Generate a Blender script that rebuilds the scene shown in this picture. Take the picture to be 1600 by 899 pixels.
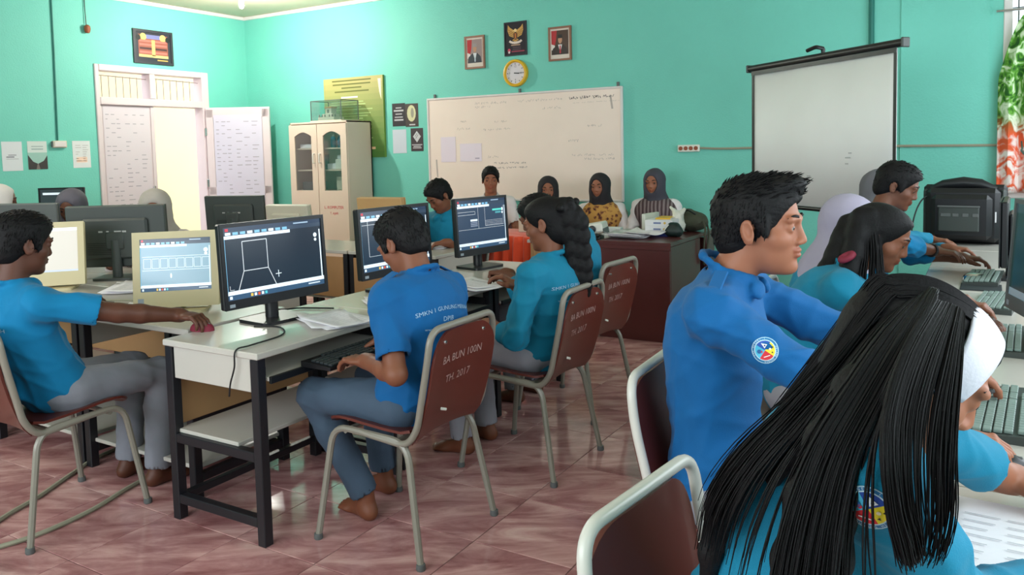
import bpy, bmesh, math, random
import numpy as np
from mathutils import Vector, Matrix, Euler
from mathutils.bvhtree import BVHTree

for o in list(bpy.data.objects):
    bpy.data.objects.remove(o, do_unlink=True)
SC = bpy.context.scene
COL = SC.collection
R = math.radians
rng = random.Random(7)
NP = np.random.RandomState(11)

# ------------------------------------------------------------------ camera, sky, daylight, exposure
cam_d = bpy.data.cameras.new('camera')
cam = bpy.data.objects.new('camera', cam_d); COL.objects.link(cam)
_r = Vector((0.8576, 0.5137, -0.0235)); _f = Vector((-0.5127, 0.8556, -0.0710))
_f.normalize(); _u = _r.cross(_f).normalized(); _r = _f.cross(_u).normalized()
cam.matrix_world = Matrix(((_r.x, _u.x, -_f.x, 0), (_r.y, _u.y, -_f.y, 0), (_r.z, _u.z, -_f.z, 1.42), (0, 0, 0, 1)))
cam_d.sensor_width = 36; cam_d.lens = 1250 / 1600 * 36
cam_d.shift_y = -(449.5 - 324.9) / 1600
cam_d.clip_start = 0.05
SC.camera = cam
SC.view_settings.view_transform = 'Standard'; SC.view_settings.look = 'None'
SC.view_settings.gamma = 1; SC.view_settings.exposure = 0.0
SC.view_settings.use_curve_mapping = False
SC.cycles.max_bounces = 8; SC.cycles.diffuse_bounces = 5; SC.cycles.glossy_bounces = 4
SC.cycles.sample_clamp_indirect = 4.0

world = bpy.data.worlds.new('overcast_sky'); SC.world = world; world.use_nodes = True
wb = world.node_tree.nodes['Background']
wb.inputs[0].default_value = (0.86, 0.93, 1.0, 1); wb.inputs[1].default_value = 3.4

def area(name, loc, rot, sx, sy, power, col=(1, 1, 1)):
    d = bpy.data.lights.new(name, 'AREA'); d.shape = 'RECTANGLE'; d.size = sx; d.size_y = sy
    d.energy = power; d.color = col
    o = bpy.data.objects.new(name, d); COL.objects.link(o); o.location = loc; o.rotation_euler = rot
    return o
# daylight entering through the window band of the right wall and the rear wall windows
area('window_daylight', (1.10, 3.4, 1.75), (0, R(90), 0), 1.5, 7.0, 72, (0.90, 0.96, 1.0))
area('window_daylight', (-2.6, -1.75, 1.75), (R(90), 0, 0), 4.6, 1.5, 115, (0.95, 0.97, 1.0))

# ------------------------------------------------------------------ materials
def lin(c):
    c = c / 255
    return c / 12.92 if c <= 0.04045 else ((c + 0.055) / 1.055) ** 2.4
def rgb(r, g, b): return (lin(r), lin(g), lin(b), 1)
MATS = {}
def mat(name, col, rough=0.5, metal=0.0, spec=0.5, noise=0.0, nscale=20.0, bump=0.0, bscale=80.0, attr=False, emit=0.0, alpha=None, trans=0.0, sheen=0.0, coat=0.0):
    m = bpy.data.materials.new(name); m.use_nodes = True; MATS[name] = m
    nt = m.node_tree; b = nt.nodes['Principled BSDF']
    b.inputs['Roughness'].default_value = rough; b.inputs['Metallic'].default_value = metal
    b.inputs['Specular IOR Level'].default_value = spec
    b.inputs['Sheen Weight'].default_value = sheen; b.inputs['Coat Weight'].default_value = coat
    b.inputs['Transmission Weight'].default_value = trans
    if alpha is not None: b.inputs['Alpha'].default_value = alpha
    b.inputs['Base Color'].default_value = col
    src = None
    tc = nt.nodes.new('ShaderNodeTexCoord')
    if attr:
        a = nt.nodes.new('ShaderNodeVertexColor'); a.layer_name = 'tint'; src = a.outputs['Color']
    if noise > 0:
        n = nt.nodes.new('ShaderNodeTexNoise'); n.inputs['Scale'].default_value = nscale; n.inputs['Detail'].default_value = 5
        nt.links.new(tc.outputs['Object'], n.inputs['Vector'])
        mr = nt.nodes.new('ShaderNodeMapRange'); mr.inputs[3].default_value = 1 - noise; mr.inputs[4].default_value = 1 + noise
        nt.links.new(n.outputs['Fac'], mr.inputs[0])
        mx = nt.nodes.new('ShaderNodeMix'); mx.data_type = 'RGBA'; mx.blend_type = 'MULTIPLY'; mx.inputs[0].default_value = 1
        if src: nt.links.new(src, mx.inputs[6])
        else: mx.inputs[6].default_value = col
        nt.links.new(mr.outputs[0], mx.inputs[7]); src = mx.outputs[2]
    if src: nt.links.new(src, b.inputs['Base Color'])
    if bump > 0:
        n2 = nt.nodes.new('ShaderNodeTexNoise'); n2.inputs['Scale'].default_value = bscale; n2.inputs['Detail'].default_value = 3
        nt.links.new(tc.outputs['Object'], n2.inputs['Vector'])
        bp = nt.nodes.new('ShaderNodeBump'); bp.inputs['Strength'].default_value = bump; bp.inputs['Distance'].default_value = 0.01
        nt.links.new(n2.outputs['Fac'], bp.inputs['Height']); nt.links.new(bp.outputs[0], b.inputs['Normal'])
    if emit > 0:
        b.inputs['Emission Strength'].default_value = emit
        if src: nt.links.new(src, b.inputs['Emission Color'])
        else: b.inputs['Emission Color'].default_value = col
    return m
mat('wall', rgb(112, 198, 182), 0.62, noise=0.10, nscale=1.3, bump=0.25, bscale=60)
mat('ceil', rgb(196, 190, 165), 0.8, noise=0.06, nscale=2)
mat('white_paint', rgb(222, 214, 212), 0.5, noise=0.05, nscale=6)
mat('door_paint', rgb(214, 200, 202), 0.5, noise=0.06, nscale=4)
mat('outer_wall', rgb(244, 218, 162), 0.8, noise=0.04, nscale=2)
mat('outer_pink', rgb(240, 190, 185), 0.8)
mat('concrete', rgb(170, 160, 150), 0.9, noise=0.1)
mat('laminate', rgb(192, 188, 180), 0.2, noise=0.05, nscale=5)
mat('tan_board', rgb(172, 130, 88), 0.6, noise=0.10, nscale=6)
mat('black_steel', rgb(24, 24, 30), 0.42, noise=0.1, nscale=30)
mat('frame_paint', rgb(132, 127, 116), 0.32, noise=0.05, nscale=15)
mat('frame_white', rgb(206, 204, 196), 0.28, noise=0.04, nscale=15)
mat('chair_ply', rgb(92, 37, 28), 0.4, noise=0.18, nscale=7, coat=0.2)
mat('stencil', rgb(172, 140, 134), 0.6)
mat('brown_wood', rgb(86, 38, 38), 0.34, noise=0.14, nscale=5, coat=0.2)
mat('black_plastic', rgb(20, 21, 25), 0.38)
mat('dark_plastic', rgb(60, 66, 64), 0.5)
mat('grey_plastic', rgb(92, 96, 96), 0.5)
mat('cream_plastic', rgb(206, 192, 152), 0.5, noise=0.04, nscale=8)
mat('beige_plastic', rgb(208, 200, 182), 0.5)
mat('case_plastic', rgb(190, 150, 100), 0.55)
mat('key_dark', rgb(38, 46, 50), 0.5)
mat('key_pale', rgb(122, 140, 134), 0.5)
mat('paper', rgb(228, 226, 230), 0.75)
mat('print', (1, 1, 1, 1), 0.6, attr=True)
mat('gloss_print', (1, 1, 1, 1), 0.3, attr=True)
mat('screen_light', (1, 1, 1, 1), 0.2, attr=True, emit=0.6)
mat('board', rgb(242, 222, 210), 0.3, noise=0.05, nscale=3)
mat('screen_cloth', rgb(240, 241, 240), 0.85, noise=0.05, nscale=2.5)
mat('cabinet', rgb(220, 200, 182), 0.38, noise=0.03, nscale=3)
mat('cabinet_dark', rgb(120, 108, 104), 0.7)
mat('orange_cloth', rgb(228, 74, 34), 0.8, noise=0.1, nscale=9, sheen=0.3)
mat('skin', (1, 1, 1, 1), 0.5, attr=True, noise=0.08, nscale=25, spec=0.35)
mat('hair', rgb(13, 12, 14), 0.62, noise=0.3, nscale=60, spec=0.22, bump=0.2, bscale=160)
mat('hair_brown', rgb(22, 17, 16), 0.42, noise=0.35, nscale=60, spec=0.45)
mat('eye', (1, 1, 1, 1), 0.15, attr=True)
mat('shirt_blue', rgb(4, 88, 146), 0.75, noise=0.12, nscale=10, bump=0.12, bscale=400, sheen=0.06, spec=.25)
mat('shirt_sky', rgb(4, 116, 164), 0.75, noise=0.12, nscale=10, bump=0.12, bscale=400, sheen=0.06, spec=.25)
mat('shirt_teal', rgb(10, 118, 150), 0.75, noise=0.14, nscale=9, bump=0.12, bscale=400, sheen=0.06, spec=.25)
mat('shirt_white', rgb(226, 216, 216), 0.8, noise=0.05, nscale=12)
mat('trouser_grey', rgb(128, 130, 140), 0.85, noise=0.1, nscale=14, bump=0.1, bscale=300)
mat('trouser_slate', rgb(62, 80, 100), 0.85, noise=0.1, nscale=14, bump=0.1, bscale=300)
mat('skirt_grey', rgb(150, 150, 160), 0.85, noise=0.08, nscale=14)
mat('veil_white', rgb(206, 200, 196), 0.85, noise=0.05, nscale=9)
mat('veil_stone', rgb(172, 164, 156), 0.85, noise=0.05, nscale=9)
mat('veil_grey', rgb(92, 88, 98), 0.85, noise=0.06, nscale=9)
mat('veil_lilac', rgb(158, 152, 172), 0.85, noise=0.06, nscale=9)
mat('veil_smoke', rgb(98, 98, 104), 0.85, noise=0.06, nscale=9)
mat('veil_black', rgb(34, 30, 34), 0.85, noise=0.1, nscale=9)
mat('veil_slate', rgb(64, 62, 72), 0.85, noise=0.1, nscale=9)
mat('headband', rgb(206, 204, 214), 0.7, bump=0.1, bscale=200)
mat('maroon', rgb(120, 24, 48), 0.7)
mat('yellow_frame', rgb(226, 176, 36), 0.4)
mat('wood_frame', rgb(140, 96, 76), 0.45, noise=0.15, nscale=30)
mat('dark_frame', rgb(44, 42, 52), 0.4)
mat('gold', rgb(190, 140, 50), 0.4, metal=0.3)
mat('cable', rgb(18, 18, 20), 0.5)
mat('teal_cable', rgb(30, 110, 100), 0.6)
mat('grey_cable', rgb(150, 148, 128), 0.7)
mat('bag_cloth', rgb(70, 72, 58), 0.9, noise=0.2, nscale=20, bump=0.3, bscale=60)
mat('dark_green', rgb(18, 40, 38), 0.45)
mat('mouse_pad', rgb(20, 30, 34), 0.8)
mat('plastic_white', rgb(222, 222, 212), 0.4)
mat('brick_brown', rgb(150, 80, 50), 0.6)
mat('chrome', rgb(200, 200, 200), 0.2, metal=1.0)
mat('glow_tube', (1.0, 0.97, 0.88, 1), 0.4, emit=22)
mat('steel_grille', rgb(150, 130, 130), 0.5)
mat('blue_plastic', rgb(24, 126, 158), 0.35)
mat('book_blue', rgb(40, 60, 140), 0.5)
mat('book_yellow', rgb(226, 176, 50), 0.5)
mat('red_paint', rgb(200, 40, 60), 0.6)

def glassmat():
    m = bpy.data.materials.new('pane_glass'); m.use_nodes = True; MATS['glass'] = m
    nt = m.node_tree; nt.nodes.clear()
    out = nt.nodes.new('ShaderNodeOutputMaterial'); mx = nt.nodes.new('ShaderNodeMixShader')
    t = nt.nodes.new('ShaderNodeBsdfTransparent'); g = nt.nodes.new('ShaderNodeBsdfGlossy'); g.inputs['Roughness'].default_value = 0.05
    t.inputs[0].default_value = (0.86, 0.90, 0.90, 1)
    mx.inputs[0].default_value = 0.10
    nt.links.new(t.outputs[0], mx.inputs[1]); nt.links.new(g.outputs[0], mx.inputs[2]); nt.links.new(mx.outputs[0], out.inputs[0])
glassmat()
def marble():
    m = bpy.data.materials.new('pink_marble_tile'); m.use_nodes = True; MATS['tile'] = m
    nt = m.node_tree; b = nt.nodes['Principled BSDF']
    N = nt.nodes.new; L = nt.links.new
    geo = N('ShaderNodeNewGeometry'); inf = N('ShaderNodeObjectInfo')
    add = N('ShaderNodeVectorMath'); add.operation = 'MULTIPLY_ADD'
    comb = N('ShaderNodeCombineXYZ'); L(inf.outputs['Random'], comb.inputs[0]); L(inf.outputs['Random'], comb.inputs[1])
    mp = N('ShaderNodeMapping'); vr = N('ShaderNodeVectorRotate'); vr.rotation_type = 'Z_AXIS'; vr.inputs['Angle'].default_value = R(-31); mp.inputs['Scale'].default_value = (1.0, 3.2, 1)
    add.inputs[1].default_value = (7, 9, 0); L(comb.outputs[0], add.inputs[0]); L(geo.outputs['Position'], add.inputs[2])
    L(add.outputs[0], vr.inputs['Vector']); L(vr.outputs[0], mp.inputs['Vector'])
    n = N('ShaderNodeTexNoise'); n.inputs['Scale'].default_value = 2.6; n.inputs['Detail'].default_value = 7; n.inputs['Roughness'].default_value = 0.62; n.inputs['Distortion'].default_value = .7
    L(mp.outputs[0], n.inputs['Vector'])
    cr = N('ShaderNodeValToRGB'); e = cr.color_ramp.elements
    e[0].position = 0.28; e[0].color = rgb(134, 84, 84)
    e[1].position = 0.72; e[1].color = rgb(222, 184, 178)
    a = cr.color_ramp.elements.new(0.45); a.color = rgb(172, 122, 122)
    a = cr.color_ramp.elements.new(0.58); a.color = rgb(202, 156, 152)
    L(n.outputs['Fac'], cr.inputs[0]); L(cr.outputs[0], b.inputs['Base Color'])
    b.inputs['Roughness'].default_value = 0.11; b.inputs['Specular IOR Level'].default_value = 0.5
    mat('grout', rgb(92, 62, 60), 0.8)
marble()
def batik():
    m = bpy.data.materials.new('batik_cloth'); m.use_nodes = True; MATS['batik'] = m
    nt = m.node_tree; b = nt.nodes['Principled BSDF']; N = nt.nodes.new; L = nt.links.new
    tc = N('ShaderNodeTexCoord'); v = N('ShaderNodeTexVoronoi'); v.inputs['Scale'].default_value = 24
    n = N('ShaderNodeTexNoise'); n.inputs['Scale'].default_value = 18; n.inputs['Distortion'].default_value = 2
    L(tc.outputs['Object'], n.inputs['Vector']); L(tc.outputs['Object'], v.inputs['Vector'])
    ad = N('ShaderNodeMath'); ad.operation = 'ADD'; L(v.outputs['Distance'], ad.inputs[0]); L(n.outputs['Fac'], ad.inputs[1])
    cr = N('ShaderNodeValToRGB'); e = cr.color_ramp.elements
    e[0].position = 0.55; e[0].color = rgb(52, 28, 26); e[1].position = 1.0; e[1].color = rgb(190, 140, 70)
    a = e.new(0.75); a.color = rgb(120, 66, 40)
    L(ad.outputs[0], cr.inputs[0]); L(cr.outputs[0], b.inputs['Base Color']); b.inputs['Roughness'].default_value = 0.85
batik()
def stripes():
    m = bpy.data.materials.new('striped_veil'); m.use_nodes = True; MATS['veil_stripe'] = m
    nt = m.node_tree; b = nt.nodes['Principled BSDF']; N = nt.nodes.new; L = nt.links.new
    tc = N('ShaderNodeTexCoord'); w = N('ShaderNodeTexWave'); w.bands_direction = 'Y'; w.inputs['Scale'].default_value = 9; w.inputs['Distortion'].default_value = 1.5
    L(tc.outputs['Object'], w.inputs['Vector'])
    cr = N('ShaderNodeValToRGB'); e = cr.color_ramp.elements
    e[0].position = 0.3; e[0].color = rgb(70, 50, 54); e[1].position = 0.8; e[1].color = rgb(128, 112, 112)
    L(w.outputs['Color'], cr.inputs[0]); L(cr.outputs[0], b.inputs['Base Color']); b.inputs['Roughness'].default_value = 0.85
stripes()
def leafcurtain():
    m = bpy.data.materials.new('leaf_curtain'); m.use_nodes = True; MATS['curtain'] = m
    nt = m.node_tree; b = nt.nodes['Principled BSDF']; N = nt.nodes.new; L = nt.links.new
    tc = N('ShaderNodeTexCoord'); sx = N('ShaderNodeSeparateXYZ'); L(tc.outputs['Object'], sx.inputs[0])
    n = N('ShaderNodeTexNoise'); n.inputs['Scale'].default_value = 9; n.inputs['Distortion'].default_value = 1.5; L(tc.outputs['Object'], n.inputs['Vector'])
    c1 = N('ShaderNodeValToRGB'); e = c1.color_ramp.elements; e[0].position = 0.40; e[0].color = rgb(30, 88, 22); e[1].position = 0.62; e[1].color = rgb(214, 230, 196)
    a = e.new(0.5); a.color = rgb(96, 160, 48); L(n.outputs['Fac'], c1.inputs[0])
    c2 = N('ShaderNodeValToRGB'); e = c2.color_ramp.elements; e[0].position = 0.42; e[0].color = rgb(226, 92, 50); e[1].position = 0.56; e[1].color = rgb(240, 226, 220)
    L(n.outputs['Fac'], c2.inputs[0])
    mr = N('ShaderNodeMapRange'); mr.inputs[1].default_value = 1.45; mr.inputs[2].default_value = 1.62; L(sx.outputs['Z'], mr.inputs[0])
    mx = N('ShaderNodeMix'); mx.data_type = 'RGBA'; L(mr.outputs[0], mx.inputs[0]); L(c2.outputs[0], mx.inputs[6]); L(c1.outputs[0], mx.inputs[7])
    L(mx.outputs[2], b.inputs['Base Color']); b.inputs['Roughness'].default_value = 0.8
    b.inputs['Subsurface Weight'].default_value = 0.0
leafcurtain()
M = MATS

# ------------------------------------------------------------------ object helpers
def tag(o, label=None, cat=None, group=None, kind=None):
    if label: o['label'] = label
    if cat: o['category'] = cat
    if group: o['group'] = group
    if kind: o['kind'] = kind
    return o
def thing(name, label, cat, loc=(0, 0, 0), rz=0, group=None):
    o = bpy.data.objects.new(name, None); COL.objects.link(o); o.empty_display_size = 0.1
    o.location = loc; o.rotation_euler = (0, 0, rz)
    return tag(o, label, cat, group)
def copy_tree(o, loc=None, rz=None, label=None, group=None, parent=None):
    c = o.copy(); COL.objects.link(c); c.parent = parent
    for ch in list(o.children): copy_tree(ch, parent=c)
    if loc is not None: c.location = loc
    if rz is not None: c.rotation_euler = (0, 0, rz)
    if label: c['label'] = label
    if group: c['group'] = group
    return c
def kids(o):
    return o.children

class MB:
    """collects shapes in one mesh"""
    def __init__(s): s.v = []; s.f = []; s.mi = []; s.c = []
    def add(s, vs, fs, mi=0, col=None):
        b = len(s.v); s.v += [tuple(x) for x in vs]
        for f in fs: s.f.append(tuple(b + i for i in f)); s.mi.append(mi); s.c.append(col)
        return s
    def box(s, c, d, b=0.0, rot=None, mi=0, col=None):
        hx, hy, hz = d[0] / 2, d[1] / 2, d[2] / 2
        b = min(b, hx * 0.9, hy * 0.9, hz * 0.9)
        vs, fs = [], []
        if b <= 0:
            for x in (-1, 1):
                for y in (-1, 1):
                    for z in (-1, 1): vs.append(Vector((x * hx, y * hy, z * hz)))
            fs = [(0, 1, 3, 2), (4, 6, 7, 5), (0, 4, 5, 1), (2, 3, 7, 6), (0, 2, 6, 4), (1, 5, 7, 3)]
        else:
            idx = {}
            h = (hx, hy, hz)
            for sx in (-1, 1):
                for sy in (-1, 1):
                    for sz in (-1, 1):
                        sg = (sx, sy, sz)
                        for ax in range(3):
                            p = [sg[i] * (h[i] if i == ax else h[i] - b) for i in range(3)]
                            idx[(sg, ax)] = len(vs); vs.append(Vector(p))
            for ax in range(3):
                u, w = (ax + 1) % 3, (ax + 2) % 3
                for sa in (-1, 1):
                    q = []
                    for su, sw in ((-1, -1), (1, -1), (1, 1), (-1, 1)):
                        sg = [0, 0, 0]; sg[ax] = sa; sg[u] = su; sg[w] = sw; q.append(idx[(tuple(sg), ax)])
                    fs.append(tuple(q if sa > 0 else q[::-1]))
                for su in (-1, 1):
                    for sw in (-1, 1):
                        a = [0, 0, 0]; a[u] = su; a[w] = sw
                        lo, hi = list(a), list(a); lo[ax] = -1; hi[ax] = 1
                        q = [idx[(tuple(lo), u)], idx[(tuple(hi), u)], idx[(tuple(hi), w)], idx[(tuple(lo), w)]]
                        fs.append(tuple(q if su * sw < 0 else q[::-1]))
            for sx in (-1, 1):
                for sy in (-1, 1):
                    for sz in (-1, 1):
                        t = [idx[((sx, sy, sz), a)] for a in range(3)]
                        fs.append(tuple(t if sx * sy * sz > 0 else t[::-1]))
        mt = rot if rot is not None else Matrix.Identity(3)
        return s.add([mt @ v + Vector(c) for v in vs], fs, mi, col)
    def tube(s, pts, r, n=8, mi=0, caps=True, closed=False, col=None):
        P = [Vector(p) for p in pts]; k = len(P)
        rs = r if isinstance(r, (list, tuple)) else [r] * k
        T = []
        for i in range(k):
            a = P[(i - 1) % k] if (closed or i > 0) else P[i]; c = P[(i + 1) % k] if (closed or i < k - 1) else P[i]
            t = (c - a); T.append(t.normalized() if t.length > 1e-9 else Vector((0, 0, 1)))
        ref = Vector((0, 0, 1)) if abs(T[0].z) < 0.9 else Vector((1, 0, 0))
        nrm = T[0].cross(ref).normalized(); vs, fs = [], []
        for i in range(k):
            nrm = (nrm - T[i] * nrm.dot(T[i])); nrm = nrm.normalized() if nrm.length > 1e-6 else T[i].orthogonal().normalized()
            bi = T[i].cross(nrm)
            for j in range(n):
                a = 2 * math.pi * j / n
                vs.append(P[i] + (nrm * math.cos(a) + bi * math.sin(a)) * rs[i])
        m = k if closed else k - 1
        for i in range(m):
            for j in range(n):
                a, b2 = i * n + j, i * n + (j + 1) % n
                c, d = ((i + 1) % k) * n + (j + 1) % n, ((i + 1) % k) * n + j
                fs.append((a, b2, c, d))
        if caps and not closed:
            fs.append(tuple(range(n - 1, -1, -1))); fs.append(tuple((k - 1) * n + j for j in range(n)))
        return s.add(vs, fs, mi, col)
    def lathe(s, prof, c=(0, 0, 0), n=20, rot=None, mi=0, col=None):
        vs, fs = [], []; mt = rot if rot is not None else Matrix.Identity(3)
        for (r, z) in prof:
            for j in range(n):
                a = 2 * math.pi * j / n; vs.append(mt @ Vector((max(r, 1e-4) * math.cos(a), max(r, 1e-4) * math.sin(a), z)) + Vector(c))
        for i in range(len(prof) - 1):
            for j in range(n): fs.append((i * n + j, i * n + (j + 1) % n, (i + 1) * n + (j + 1) % n, (i + 1) * n + j))
        fs.append(tuple(range(n - 1, -1, -1))); fs.append(tuple((len(prof) - 1) * n + j for j in range(n)))
        return s.add(vs, fs, mi, col)
    def prism(s, pts, t, frame, mi=0, col=None):
        """2-D outline (u,v) extruded by t along frame normal; frame = (origin, U, V, N)"""
        o, U, V, N = [Vector(x) for x in frame]; n = len(pts)
        vs = [o + U * u + V * v for u, v in pts] + [o + U * u + V * v + N * t for u, v in pts]
        fs = [tuple(range(n - 1, -1, -1)), tuple(range(n, 2 * n))] + [(i, (i + 1) % n, n + (i + 1) % n, n + i) for i in range(n)]
        return s.add(vs, fs, mi, col)
    def poly(s, pts, frame, z, col, mi=0):
        o, U, V, N = [Vector(x) for x in frame]
        return s.add([o + U * u + V * v + N * z for u, v in pts], [tuple(range(len(pts)))], mi, col)
    def rect(s, u0, v0, u1, v1, frame, z, col): return s.poly([(u0, v0), (u1, v0), (u1, v1), (u0, v1)], frame, z, col)
    def line(s, a, b, w, frame, z, col):
        d = Vector((b[0] - a[0], b[1] - a[1])); 
        if d.length < 1e-9: return s
        n = Vector((-d.y, d.x)).normalized() * (w / 2)
        return s.poly([(a[0] - n.x, a[1] - n.y), (b[0] - n.x, b[1] - n.y), (b[0] + n.x, b[1] + n.y), (a[0] + n.x, a[1] + n.y)], frame, z, col)
    def disc(s, u, v, r, frame, z, col, n=20, ry=None):
        return s.poly([(u + r * math.cos(2 * math.pi * i / n), v + (ry or r) * math.sin(2 * math.pi * i / n)) for i in range(n)], frame, z, col)
    def build(s, name, m, parent=None, smooth=False, kind=None, label=None):
        me = bpy.data.meshes.new(name); me.from_pydata(s.v, [], s.f); me.validate()
        for x in (m if isinstance(m, (list, tuple)) else [m]): me.materials.append(M[x] if isinstance(x, str) else x)
        if len(me.polygons) == len(s.mi):
            me.polygons.foreach_set('material_index', s.mi)
            if any(c is not None for c in s.c):
                at = me.color_attributes.new('tint', 'FLOAT_COLOR', 'CORNER'); buf = []
                for p in me.polygons:
                    c = s.c[p.index] or (1, 1, 1, 1)
                    for _ in range(p.loop_total): buf += list(c)
                at.data.foreach_set('color', buf)
        me.polygons.foreach_set('use_smooth', [smooth] * len(me.polygons))
        if smooth:
            try: me.set_sharp_from_angle(angle=R(42))
            except Exception: pass
        me.update()
        o = bpy.data.objects.new(name, me); COL.objects.link(o)
        if parent is not None: o.parent = parent
        if kind: o['kind'] = kind
        if label: o['label'] = label
        return o
def rotz(a): return Matrix.Rotation(a, 3, 'Z')
def bez(p, n=16):
    """Catmull-Rom through points"""
    P = [Vector(x) for x in p]; P = [P[0] * 2 - P[1]] + P + [P[-1] * 2 - P[-2]]; out = []
    for i in range(1, len(P) - 2):
        for k in range(n):
            t = k / n
            out.append(0.5 * ((2 * P[i]) + (P[i + 1] - P[i - 1]) * t + (2 * P[i - 1] - 5 * P[i] + 4 * P[i + 1] - P[i + 2]) * t * t + (3 * P[i] - P[i - 1] - 3 * P[i + 1] + P[i + 2]) * t ** 3))
    out.append(P[-2]); return out
def fillet(p, r, n=5):
    """polyline with rounded corners"""
    P = [Vector(x) for x in p]; out = [P[0]]
    for i in range(1, len(P) - 1):
        a, b, c = P[i - 1], P[i], P[i + 1]
        d1 = (a - b); d2 = (c - b); q = min(r, d1.length * 0.48, d2.length * 0.48)
        s, e = b + d1.normalized() * q, b + d2.normalized() * q
        for k in range(n + 1):
            t = k / n; out.append(s * (1 - t) ** 2 + b * 2 * t * (1 - t) + e * t * t)
    out.append(P[-1]); return out
def rrect(w, h, r, n=5):
    o = []
    for cx, cy, a0 in ((w / 2 - r, h / 2 - r, 0), (-w / 2 + r, h / 2 - r, 90), (-w / 2 + r, -h / 2 + r, 180), (w / 2 - r, -h / 2 + r, 270)):
        for k in range(n + 1):
            a = R(a0 + 90 * k / n); o.append((cx + r * math.cos(a), cy + r * math.sin(a)))
    return o
def text_geo(txt, size, squash=1.0):
    cu = bpy.data.curves.new('lettering', 'FONT'); cu.body = txt; cu.size = size; cu.align_x = 'CENTER'; cu.align_y = 'CENTER'; cu.resolution_u = 2
    ob = bpy.data.objects.new('lettering', cu); COL.objects.link(ob)
    dg = bpy.context.evaluated_depsgraph_get(); dg.update()
    me = bpy.data.meshes.new_from_object(ob.evaluated_get(dg))
    vs = [(v.co.x * squash, v.co.y) for v in me.vertices]; fs = [tuple(p.vertices) for p in me.polygons]
    bpy.data.objects.remove(ob); bpy.data.curves.remove(cu); bpy.data.meshes.remove(me)
    return vs, fs
def add_text(mb, txt, size, u, v, frame, z, col=None, squash=1.0, warp=None):
    o, U, V, N = [Vector(x) for x in frame]
    vs, fs = text_geo(txt, size, squash)
    if warp: vs = [warp(a, b) for a, b in vs]
    mb.add([o + U * (a + u) + V * (b + v) + N * z for a, b in vs], fs, 0, col)
C_ = rgb

# ------------------------------------------------------------------ the room
XL, XR, YF, YN, ZC = -8.6, 1.05, 7.5, -1.7, 3.28
def struct(mb, name, m, parent=None, smooth=False):
    o = mb.build(name, m, parent, smooth)
    if parent is None: o['kind'] = 'structure'
    return o
def span(mb, x0, x1, y0, y1, z0, z1, b=0): mb.box(((x0 + x1) / 2, (y0 + y1) / 2, (z0 + z1) / 2), (x1 - x0, y1 - y0, z1 - z0), b); return mb
T = 0.15
# far wall with a window opening at its right end
w = MB(); WX0, WX1, WZ0, WZ1 = 0.07, 0.93, 0.95, 2.75
span(w, XL - T, WX0, YF, YF + T, 0, ZC); span(w, WX1, XR + T, YF, YF + T, 0, ZC)
span(w, WX0, WX1, YF, YF + T, 0, WZ0); span(w, WX0, WX1, YF, YF + T, WZ1, ZC)
span(w, -0.66, -0.02, YF - 0.012, YF, 0, ZC)          # shallow pilaster beside the window
struct(w, 'wall_far', 'wall')
# left wall with the double door opening
DY0, DY1, DZ = 5.35, 6.86, 2.50
w = MB(); span(w, XL - T, XL, YN, DY0, 0, ZC); span(w, XL - T, XL, DY1, YF, 0, ZC); span(w, XL - T, XL, DY0, DY1, DZ, ZC)
struct(w, 'wall_left', 'wall')
# right wall with a long window band, near wall with windows
w = MB(); span(w, XR, XR + T, YN - T, YF + T, 0, 1.0); span(w, XR, XR + T, YN - T, YF + T, 2.5, ZC)
for a, b in ((YN - T, -0.1), (2.1, 2.3), (4.5, 4.7), (6.9, YF + T)): span(w, XR, XR + T, a, b, 1.0, 2.5)
struct(w, 'wall_right', 'wall')
w = MB(); span(w, XL - T, XR, YN - T, YN, 0, 1.0); span(w, XL - T, XR, YN - T, YN, 2.5, ZC)
for a, b in ((XL - T, -4.9), (-2.7, -2.5), (-0.3, XR)): span(w, a, b, YN - T, YN, 1.0, 2.5)
struct(w, 'wall_near', 'wall')
struct(span(MB(), XL - T, XR + T, YN - T, YF + T, ZC, ZC + 0.1), 'ceiling', 'ceil')
# cornice strips
for nm, a in (('trim_1', (XL, XR, YF - 0.035, YF, ZC - 0.045, ZC)), ('trim_2', (XL, XL + 0.035, YN, YF - 0.035, ZC - 0.045, ZC))):
    struct(span(MB(), *a, b=0.008), nm, 'white_paint')
# floor: grout slab and marble tiles, each tile on its own where it shows
fl = struct(span(MB(), XL - T, XR + T, YN - T, YF + T, -0.1, -0.003), 'floor', 'grout')
TS = 0.40; ox, oy = -1.60 - 40 * TS, 3.14 - 30 * TS
def inview(x, y):
    v = Vector((x, y, -1.42)); d = v.dot(_f)
    if d < 0.6: return None
    px, py = 800 + 1250 * v.dot(_r) / d, 325 - 1250 * v.dot(_u) / d
    return d if (-60 < px < 1660 and py < 1000) else None
cells = []
for i in range(80):
    for j in range(60):
        x0, x1 = ox + i * TS, ox + (i + 1) * TS; y0, y1 = oy + j * TS, oy + (j + 1) * TS
        x0, x1, y0, y1 = max(x0, XL), min(x1, XR), max(y0, YN), min(y1, YF)
        if x1 - x0 < 0.02 or y1 - y0 < 0.02: continue
        d = inview((x0 + x1) / 2, (y0 + y1) / 2); cells.append((d if d else 99, x0, x1, y0, y1))
cells.sort()
g = 0.0018; far = MB(); tmesh = None
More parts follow.
